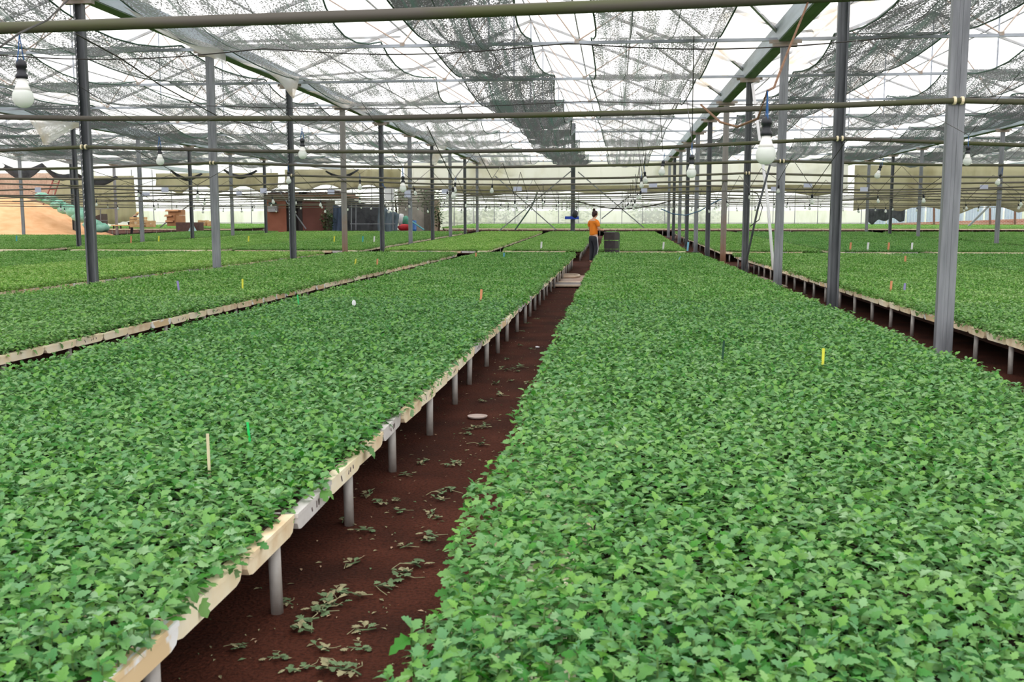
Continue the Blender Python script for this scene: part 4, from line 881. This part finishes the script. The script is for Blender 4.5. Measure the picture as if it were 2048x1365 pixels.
# brick side
bw = MB(); a, b = P(1786, 444, 76), P(2090, 438, 76); bw.add([(a.x, 76, gz(76)), (b.x, 76, gz(76)), (b.x, 76, b.z+.05), (a.x, 76, a.z-.1), (a.x, 76.25, gz(76)), (b.x, 76.25, gz(76)), (b.x, 76.25, b.z+.05), (a.x, 76.25, a.z-.1)], [(0, 1, 2, 3), (7, 6, 5, 4), (3, 2, 6, 7), (1, 5, 6, 2), (0, 3, 7, 4)])
tag(bw.obj('brick_wall', M['brick']), 'low worn red brick wall at the far end beyond the benches', 'brick wall', kind='structure')
ps = thing('sheet_fence', 'pale blue corrugated sheets standing above the brick wall', 'fence', (0, 0, 0), kind='structure')
for i in range(9):
    x0 = 1735+i*39; a, b = P(x0, 450, 78), P(x0+38, 405+R.uniform(-3, 3), 78); mb = MB()
    mb.grid(lambda u, v: (a.x+(b.x-a.x)*u, 78+.05*math.sin(u*40), gz(78)+(b.z-gz(78))*v), 24, 1); o = mb.obj('sheet_panel', colour('pale_blue_sheet', 208, 220, 236, .5, var=.1), ps); s = o.modifiers.new('thickness', 'SOLIDIFY'); s.thickness = .01
for i, x in enumerate((1868, 1980, 2030)):
    tag(MB().bar(P(x, 458, 75.6), P(x, 416, 75.6), .12).obj('post', colour('brown_post', 128, 92, 80)), 'brown post standing by the brick wall, %s along it' % ORD[i], 'post', 'posts by the brick wall')
tag(MB().bar(P(1930, 460, 70), P(1986, 404, 70), .12).obj('prop', M['steel']), 'pale slanting prop leaning before the brick wall', 'prop')
curtain(P(1736, 420, 75).x, P(1810, 420, 75).x, 75, P(1800, 418, 75).z, P(1800, 432, 75).z-.4, M['tarp_black'], 'dark rag draped at the end of the brick wall', 'dark_rag', .3, 1, 8, 'cloth', 9)
# sand heap
sd = MB()
def sandz(x, y):
    s = min(max((-29.9-x)/5.6, 0), 1); s = s*s*(3-2*s)*.35+s*.65; f = min(max((y-50.8)/4.6, 0), 1); bk = min(max((60.3-y)/2, 0), 1)
    return gz(y)+2.42*s*min(1, f**.8)*bk+.10*math.sin(x*2.1)*math.sin(y*1.7)*s+.05*math.sin(x*5+y*3)*s
sd.grid(lambda u, v: (-43+13.2*u, 50.8+9.5*v, sandz(-43+13.2*u, 50.8+9.5*v)-.02), 44, 34)
tag(sd.obj('sand_heap', M['sand'], smooth=True), 'big heap of orange sand behind the far bench', 'sand heap')
for i, (x, y, rr) in enumerate([(84, 394, .34), (100, 400, .36), (116, 409, .38), (134, 418, .42), (150, 424, .46), (166, 433, .5), (186, 450, .42), (202, 456, .36)]):
    p = P(x, y, 55.0 if i < 6 else 53.5)
    if i < 6: p.z = max(p.z, sandz(p.x, 55.0))
    tag(MB().blob(p, rr, 12, .12, (1.35, .9, .75)).obj('green_sack', M['green_tarp'], smooth=True), 'green sack lying on the slope of the sand heap, %s from its top' % ORD[i], 'sack', 'green sacks on the sand heap')
ld = thing('ladder', 'red metal ladder leaning above the sand heap', 'ladder', (0, 0, 0)); lr = colour('red_paint', 150, 84, 74)
a0, a1, b0, b1 = P(85, 392, 57.5), P(111, 349, 58.6), P(101, 392, 57.5), P(123, 349, 58.6)
a0.z = b0.z = sandz(a0.x, 57.5)-.05
MB().bar(a0, a1, .06).obj('side_rail', lr, ld); MB().bar(b0, b1, .06).obj('side_rail', lr, ld)
for i in range(5): MB().bar(a0.lerp(a1, .1+i*.2), b0.lerp(b1, .1+i*.2), .045).obj('rung', lr, ld)
# rack, pallets, cartons, far worker
rk = thing('pipe_rack', 'thin pipe rack standing beside the sand heap', 'rack', (0, 0, 0))
for x in (176, 188, 201): MB().bar(P(x, 452, 57.5), P(x, 419, 57.5), .05).obj('post', M['steel'], rk)
MB().bar(P(174, 419, 57.5), P(230, 417, 57.5), .05).obj('rail', M['steel'], rk); MB().bar(P(174, 441, 57.5), P(215, 441, 57.5), .05).obj('rail', M['steel'], rk)
mb = MB(); a, b = P(177, 441, 58), P(203, 428, 58); mb.add([(a.x, 58, gz(58)), (b.x, 58, gz(58)), (b.x, 58, b.z), (a.x, 58, a.z+.1), (a.x, 58.7, gz(58)), (b.x, 58.7, gz(58)), (b.x, 58.7, b.z), (a.x, 58.7, a.z+.1)], [(0, 1, 2, 3), (7, 6, 5, 4), (3, 2, 6, 7), (1, 5, 6, 2), (0, 3, 7, 4)])
tag(mb.obj('dark_bin', colour('dark_brown', 84, 72, 70)), 'dark brown slanting bin behind the pipe rack', 'bin')
wood = colour('pale_crate_wood', 232, 200, 150, .8, c2=lin(204, 166, 118), scale=3)
def crate(x0, x1, y0, y1, Y, label, mat=None, grp=None):
    a, b = P(x0, y1, Y), P(x1, y0, Y); t = thing('wooden_crate', label, 'crate', ((a.x+b.x)/2, Y, a.z), group=grp); W, H_ = b.x-a.x, b.z-a.z; D = .6
    for q in range(2):
        z = H_*(.27+.46*q); MB().box((0, -D/2, z), (W, .025, H_*.36)).obj('slat', mat or wood, t); MB().box((0, D/2, z), (W, .025, H_*.36)).obj('slat', mat or wood, t)
    for sx in (-1, 1): MB().box((sx*(W/2-.012), 0, H_/2), (.024, D-.03, H_*.9)).obj('end_board', mat or wood, t)
    MB().box((0, 0, .015), (W-.05, D-.05, .02)).obj('bottom_board', mat or wood, t)
for c_, (x0, x1) in enumerate(((264, 278), (278.5, 290))):
    for r_ in range(4): crate(x0, x1, 455-(r_+1)*5.2, 455-r_*5.2, 60.0, 'pale wooden crate in the %s column of the stack, %s from the bottom' % (ORD[c_], ORD[r_]), grp='stacked wooden crates')
crate(296, 307, 441, 455, 60.2, 'pale wooden crate standing beside the crate stack')
crate(400, 414, 440, 452, 62.5, 'pale wooden crate standing beyond the carton stack'); crate(418, 430, 442, 453, 62.5, 'outer pale wooden crate beyond the carton stack')
ct = colour('carton_brown', 206, 156, 116, .85, c2=lin(186, 134, 96), scale=2); ctd = colour('carton_inside_shade', 150, 104, 76, .85)
def carton(x0, x1, y0, y1, Y, label, rz=0, flap=True):
    a, b = P(x0, y1, Y), P(x1, y0, Y); W, H_ = b.x-a.x, b.z-a.z; D = .55
    t = thing('carton', label, 'carton', ((a.x+b.x)/2, Y, a.z), rz, 'stacked brown cartons'); MB().box((0, 0, H_/2), (W, D, H_)).obj('box_body', ct, t)
    if flap:
        MB().box((-W*.2, -D*.62, H_*.86), (W*.9, D*.4, .02), rot=(.5, 0, .1)).obj('flap', ct, t)['label'] = 'open front flap'; MB().box((0, -D/2-.004, H_*.7), (W*.8, .01, H_*.35)).obj('opening_shade', ctd, t)  # darker panel on the solid box paints the shaded inside of the carton
carton(337, 352, 441, 452, 59.8, 'open brown carton at the bottom of the leaning stack', .2); carton(352, 367, 431, 452, 59.9, 'tall brown carton at the bottom beside the open one', 0, False)
carton(338, 354, 430, 441, 59.8, 'open brown carton in the middle of the leaning stack', -.15); carton(340, 367, 420, 430.5, 59.9, 'wide open carton on top of the leaning stack', .1)
tag(pbox(MB(), 352, 399, 445, 456, 59.2, .6, True).obj('dark_box', colour('dark_brown_box', 104, 76, 70)), 'long dark brown box in front of the carton stack', 'box')
mb = MB(); a = P(385, 446, 58.9); mb.add([(a.x-.42, 58.7, gz(59)), (a.x+.34, 58.6, gz(59)), (a.x+.4, 59.1, gz(59)), (a.x-.35, 59.15, gz(59)), (a.x-.02, 58.9, a.z)], [(0, 1, 4), (1, 2, 4), (2, 3, 4), (3, 0, 4), (3, 2, 1, 0)])
tag(mb.obj('blue_sheet', colour('light_blue_film', 188, 222, 232, .5)), 'pale blue plastic draped to a point beside the dark box', 'sheet')
tb = thing('table', 'low plank table behind the crates at the far end', 'table', (0, 0, 0)); pbox(MB(), 222, 262, 450, 452, 60.5, 1).obj('tabletop', wood, tb)
for x in (226, 240, 258): pbox(MB(), x, x+2, 452, 458, 60.6, .06).obj('leg', M['socket'], tb)
dr = thing('drum', 'blue plastic drum standing beside the vine wall', 'drum', P(825, 450, 63.5)); dr.location.z = gz(63.5)
MB().lathe([(.0, 0), (.24, 0), (.26, .04), (.26, .4), (.27, .42), (.26, .44), (.26, .95), (.24, 1.0), (0, 1.0)], n=16).obj('barrel', colour('drum_blue', 54, 112, 186, .4), dr, smooth=True); MB().lathe([(0, 1.0), (.07, 1.0), (.07, 1.05), (0, 1.05)], n=10).obj('cap', M['socket'], dr)
tag(MB().blob(P(812, 443, 62.8), .3, 10, .2, (.9, .8, 1.2)).obj('green_bag', colour('bag_green', 84, 158, 132), smooth=True), 'green bag slumped in front of the blue drum', 'bag'); tag(MB().blob(P(808, 455, 62), .26, 10, .25, (1.5, .7, .8)).obj('red_bag', colour('bag_red', 196, 48, 56), smooth=True), 'red bag on the ground below the green bag', 'bag')
tag(MB().blob(P(803, 440, 62.9), .28, 10, .2, (.7, .7, 1.4)).obj('white_bag', M['white'], smooth=True), 'white bag leaning beside the green bag', 'bag')
tag(MB().tube([P(816, 438, 61.5), P(832, 449, 61.2), P(848, 460, 61)], .05, 6).obj('hose', colour('teal_hose', 96, 168, 180)), 'pale teal hose slanting down from the bags to the bench', 'hose')
tr = thing('blue_tray', 'bright blue shelf tray fixed across the king post', 'tray', P(1144, 438, 60.3)); MB().box((0, 0, 0), (.84, .3, .05)).obj('base', colour('tray_blue', 36, 72, 200, .5), tr); MB().box((0, -.15, .07), (.84, .02, .16)).obj('rim', colour('tray_blue', 0, 0, 0), tr)
p = P(1150, 430, 60.25); tag(MB().blob((p.x, p.y, p.z), .26, 10, .12, (.7, .7, 1.1)).obj('dark_bag', M['socket'], smooth=True), 'dark bag sitting on the blue tray at the king post', 'bag')

# ------------------------------------------------------------------ people
def skin(name, joints, edges, mat, parent=None, sub=2, root=0, loc=(0, 0, 0), rz=0):
    me = bpy.data.meshes.new(name); names = list(joints); me.from_pydata([joints[n][0] for n in names], [(names.index(a), names.index(b)) for a, b in edges], [])
    me.materials.append(mat); o = ob(name, me, parent, loc, (0, 0, rz)); o.modifiers.new('skin', 'SKIN')
    for i, n in enumerate(names):
        r = joints[n][1]; s = me.skin_vertices[0].data[i]; s.radius = (r, r) if not isinstance(r, tuple) else r; s.use_root = (i == root)
    sb = o.modifiers.new('smooth', 'SUBSURF'); sb.levels = sb.render_levels = sub
    o.modifiers['skin'].use_smooth_shade = True
    return o
chain = lambda *n: list(zip(n[:-1], n[1:]))
ft = PZ(1180, 528, 0)
per = thing('person', 'person in orange T-shirt and black striped trousers, hair in a bun, in the aisle', 'person', (ft.x+.10, ft.y+.12, .0), -.80)
# local +y is the way the person faces
J = {'pel': ((0, 0, .90), (.14, .10)), 'wst': ((0, .01, 1.04), (.115, .085)), 'cht': ((0, .0, 1.24), (.145, .095)), 'sho': ((0, .0, 1.36), (.10, .075)), 'nk': ((0, .02, 1.43), .048), 'nk2': ((.0, .04, 1.48), .046), 'hd0': ((.005, .065, 1.53), (.066, .075)), 'hd1': ((.01, .06, 1.585), (.078, .092)), 'hd2': ((.01, .05, 1.635), (.062, .075)),
     'nose': ((.015, .158, 1.55), .012), 'jaw': ((.01, .115, 1.50), .035)}
E_ = chain('pel', 'wst', 'cht', 'sho', 'nk', 'nk2', 'hd0', 'hd1', 'hd2') + [('hd1', 'nose'), ('hd0', 'jaw')]
for s, nm in ((-1, 'l'), (1, 'r')):
    J.update({nm+'sh': ((s*.16, -.01, 1.34), .056), nm+'el': ((s*.225, .03, 1.08), .038), nm+'wr': ((s*.12 + .03, .26, 1.06), .026), nm+'pa': ((s*.085+.03, .32, 1.065), (.03, .02)), nm+'hp': ((s*.085, 0, .84), .095), nm+'kn': ((s*.09, .02 if s < 0 else .05, .47), .058), nm+'an': ((s*.09, -.02, .09), .036), nm+'he': ((s*.09, -.03, .05), .034), nm+'to': ((s*.10, .13, .025), .028)})
    E_ += [('sho', nm+'sh')] + chain(nm+'sh', nm+'el', nm+'wr', nm+'pa') + [('pel', nm+'hp')] + chain(nm+'hp', nm+'kn', nm+'an', nm+'he', nm+'to')
    for f in range(5):
        q = (f-1.5)*.014; bx, by = s*.085+.03, .32
        if f < 4:
            J[nm+'f%d' % f] = ((bx-s*.03+q*.3, by+.045-abs(f-1)*.004, 1.066+q), .0085); J[nm+'g%d' % f] = ((bx-s*.055+q*.2, by+.06-abs(f-1)*.006, 1.048+q), .0078)
            E_ += chain(nm+'pa', nm+'f%d' % f, nm+'g%d' % f)
        else:
            J[nm+'t'] = ((bx-s*.015, by-.005, 1.105), .0095); J[nm+'t2'] = ((bx-s*.04, by+.02, 1.11), .008); E_ += chain(nm+'pa', nm+'t', nm+'t2')
skin('body', J, E_, M['skin'], per)
T = {'a': ((0, 0, .86), (.165, .125)), 'b': ((0, .005, .98), (.155, .115)), 'c': ((0, .0, 1.14), (.155, .115)), 'd': ((0, 0, 1.28), (.165, .112)), 'e': ((0, 0, 1.37), (.115, .085)), 'f': ((0, .012, 1.415), (.062, .058))}
TE = chain('a', 'b', 'c', 'd', 'e', 'f')
for s, nm in ((-1, 'l'), (1, 'r')):
    T.update({nm+'1': ((s*.165, -.008, 1.335), .074), nm+'2': ((s*.205, .01, 1.21), .064), nm+'3': ((s*.217, .018, 1.165), .062)}); TE += [('e', nm+'1')] + chain(nm+'1', nm+'2', nm+'3')
skin('t_shirt', T, TE, M['orange'], per)['label'] = 'loose orange T-shirt'
Q = {'w': ((0, 0, .93), (.142, .105)), 'h': ((0, -.01, .85), (.155, .118))}; QE = [('w', 'h')]
for s, nm in ((-1, 'l'), (1, 'r')):
    kx = .02 if s < 0 else .05
    Q.update({nm+'1': ((s*.088, -.005, .76), .102), nm+'2': ((s*.09, kx, .47), .080), nm+'3': ((s*.09, 0, .25), .068), nm+'4': ((s*.09, -.02, .085), .058)}); QE += [('h', nm+'1')] + chain(nm+'1', nm+'2', nm+'3', nm+'4')
skin('trousers', Q, QE, M['trouser'], per)['label'] = 'black track trousers'
for s in (-1, 1):
    kx = .02 if s < 0 else .05
    MB().tube([(s*.158, 0, .90), (s*.188, -.004, .76), (s*.178, kx*.6, .60), (s*.168, kx, .47), (s*.158, 0, .25), (s*.147, -.02, .09)], .012, 6).obj('side_stripe', M['white'], per, smooth=True)['label'] = 'white stripe down the trouser leg'
    MB().blob((s*.095, .045, .035), .05, 10, 0, (.95, 2.3, .7)).obj('shoe', colour('brown_shoe', 120, 74, 64), per, smooth=True)
hr = MB(); hr.blob((.01, .035, 1.592), .098, 14, .02, (.93, 1.0, 1.0)); hr.blob((.01, -.012, 1.545), .066, 12, .03, (1.05, .8, 1.1))
hr.obj('hair', M['hair'], per, smooth=True); MB().blob((.0, .01, 1.705), .045, 12, .08).obj('hair_bun', M['hair'], per, smooth=True)
for s in (-1, 1): MB().blob((.01+s*.086, .07, 1.565), .018, 8, 0, (.5, 1, 1.5)).obj('ear', M['skin'], per, smooth=True)
for s in (-1, 1): MB().blob((.012+s*.03, .140, 1.575), .010, 8, 0, (1.2, .6, .8)).obj('eye', M['hair'], per, smooth=True)
MB().box((.012, .146, 1.515), (.04, .008, .008)).obj('mouth', colour('lip', 176, 104, 96), per)
def loc_w(v): return per.matrix_world @ Vector(v)
bpy.context.view_layer.update()
cp = per.location + Matrix.Rotation(-.80, 3, 'Z') @ Vector((.0, .385, 1.06)); 
tag(MB().tube([(0, 0, -.07), (.01, 0, .0), (.0, .01, .10)], .004, 5).add(*[(lambda vs, fs: ([Vector(p)+Vector((0, 0, .05)) for p in vs], fs))(*leaf_geo(.06, .05, ST, WD, .2, .2))][0]).obj('held_cutting', M['leaf'], loc=cp), 'small green cutting held between the hands of the person', 'cutting')
# trolley with dark crates beside the person
tx = P(1223, 480, 32.5); tl = thing('trolley', 'dark hand trolley standing beyond the person at the cross path', 'trolley', (tx.x, 32.4, 0), -.35)
dk = colour('dark_crate', 70, 64, 66, .6); stl = M['steel_dark']
MB().box((0, 0, .16), (.40, .5, .04)).obj('deck', stl, tl)
for sx in (-1, 1):
    MB().tube([(sx*.17, .24, .16), (sx*.17, .26, .95)], .015, 6).obj('handle_post', stl, tl)
    for sy in (-1, 1): MB().lathe([(.0, -.02), (.06, -.02), (.07, 0), (.06, .02), (0, .02)], n=12).obj('wheel', M['socket'], tl, (sx*.16, sy*.18, .07), (0, PI/2, 0))
MB().tube([(-.17, .26, .95), (.17, .26, .95)], .016, 6).obj('handle_bar', stl, tl)
for k, z in enumerate((.18, .46, .74)):
    c = thing('plastic_crate', 'dark plastic crate on the trolley, %s from the bottom' % ORD[k], 'crate', (tx.x+R.uniform(-.02, .02), 32.35, z), -.35+R.uniform(-.12, .12), 'dark crates on the trolley')
    MB().box((0, 0, .012), (.34, .44, .02)).obj('base', dk, c)
    for sx in (-1, 1): MB().box((sx*.17, 0, .13), (.015, .44, .24)).obj('side_panel', dk, c); MB().box((0, sx*.22, .13), (.34, .015, .24)).obj('end_panel', dk, c)
    MB().box((0, -.225, .255), (.37, .02, .025)).obj('rim', M['steel'] if k == 2 else dk, c)
# far worker bending at the table
fw = P(444, 457, 60.8) if False else P(247, 455, 60.9)
wk = thing('person', 'person in a dark jacket bending forward at the plank table', 'person', (fw.x, 61.9, gz(61.9)), -.9)
WJ = {'pel': ((0, 0, .9), (.14, .11)), 'w': ((0, .06, 1.04), (.13, .1)), 'c': ((0, .2, 1.22), (.15, .1)), 's': ((0, .28, 1.31), (.1, .08)), 'n': ((0, .34, 1.36), .05), 'h': ((0, .42, 1.41), .085), 'h2': ((0, .46, 1.46), .08)}
WE = chain('pel', 'w', 'c', 's', 'n', 'h', 'h2')
for s, nm in ((-1, 'l'), (1, 'r')):
    WJ.update({nm+'s': ((s*.17, .26, 1.28), .055), nm+'e': ((s*.2, .32, 1.03), .04), nm+'w': ((s*.15, .45, .92), .028), nm+'p': ((s*.14, .52, .90), .025), nm+'h': ((s*.09, 0, .84), .09), nm+'k': ((s*.1, .05, .47), .06), nm+'a': ((s*.1, 0, .08), .04), nm+'t': ((s*.1, .14, .03), .03)})
    WE += [('s', nm+'s')] + chain(nm+'s', nm+'e', nm+'w', nm+'p') + [('pel', nm+'h')] + chain(nm+'h', nm+'k', nm+'a', nm+'t')
skin('body', WJ, WE, M['skin'], wk, 1)
jk = {k: (v[0], tuple(q*1.22 for q in v[1]) if isinstance(v[1], tuple) else v[1]*1.35) for k, v in WJ.items() if k in ('pel', 'w', 'c', 's', 'ls', 'le', 'lw', 'rs', 're', 'rw')}
skin('jacket', jk, [e for e in WE if e[0] in jk and e[1] in jk], colour('dark_jacket', 70, 72, 80, .85), wk, 1)
tj = {k: (v[0], tuple(q*1.15 for q in v[1]) if isinstance(v[1], tuple) else v[1]*1.25) for k, v in WJ.items() if k in ('pel', 'lh', 'lk', 'la', 'rh', 'rk', 'ra')}
skin('trousers', tj, [e for e in WE if e[0] in tj and e[1] in tj], M['trouser'], wk, 1)
MB().blob((0, .46, 1.50), .10, 10, .02, (1, 1, .7)).lathe([(.17, 1.47), (.18, 1.475), (.09, 1.5)], (0, .46, 0), 14).obj('hat', colour('yellow_hat', 232, 204, 140), wk, smooth=True)
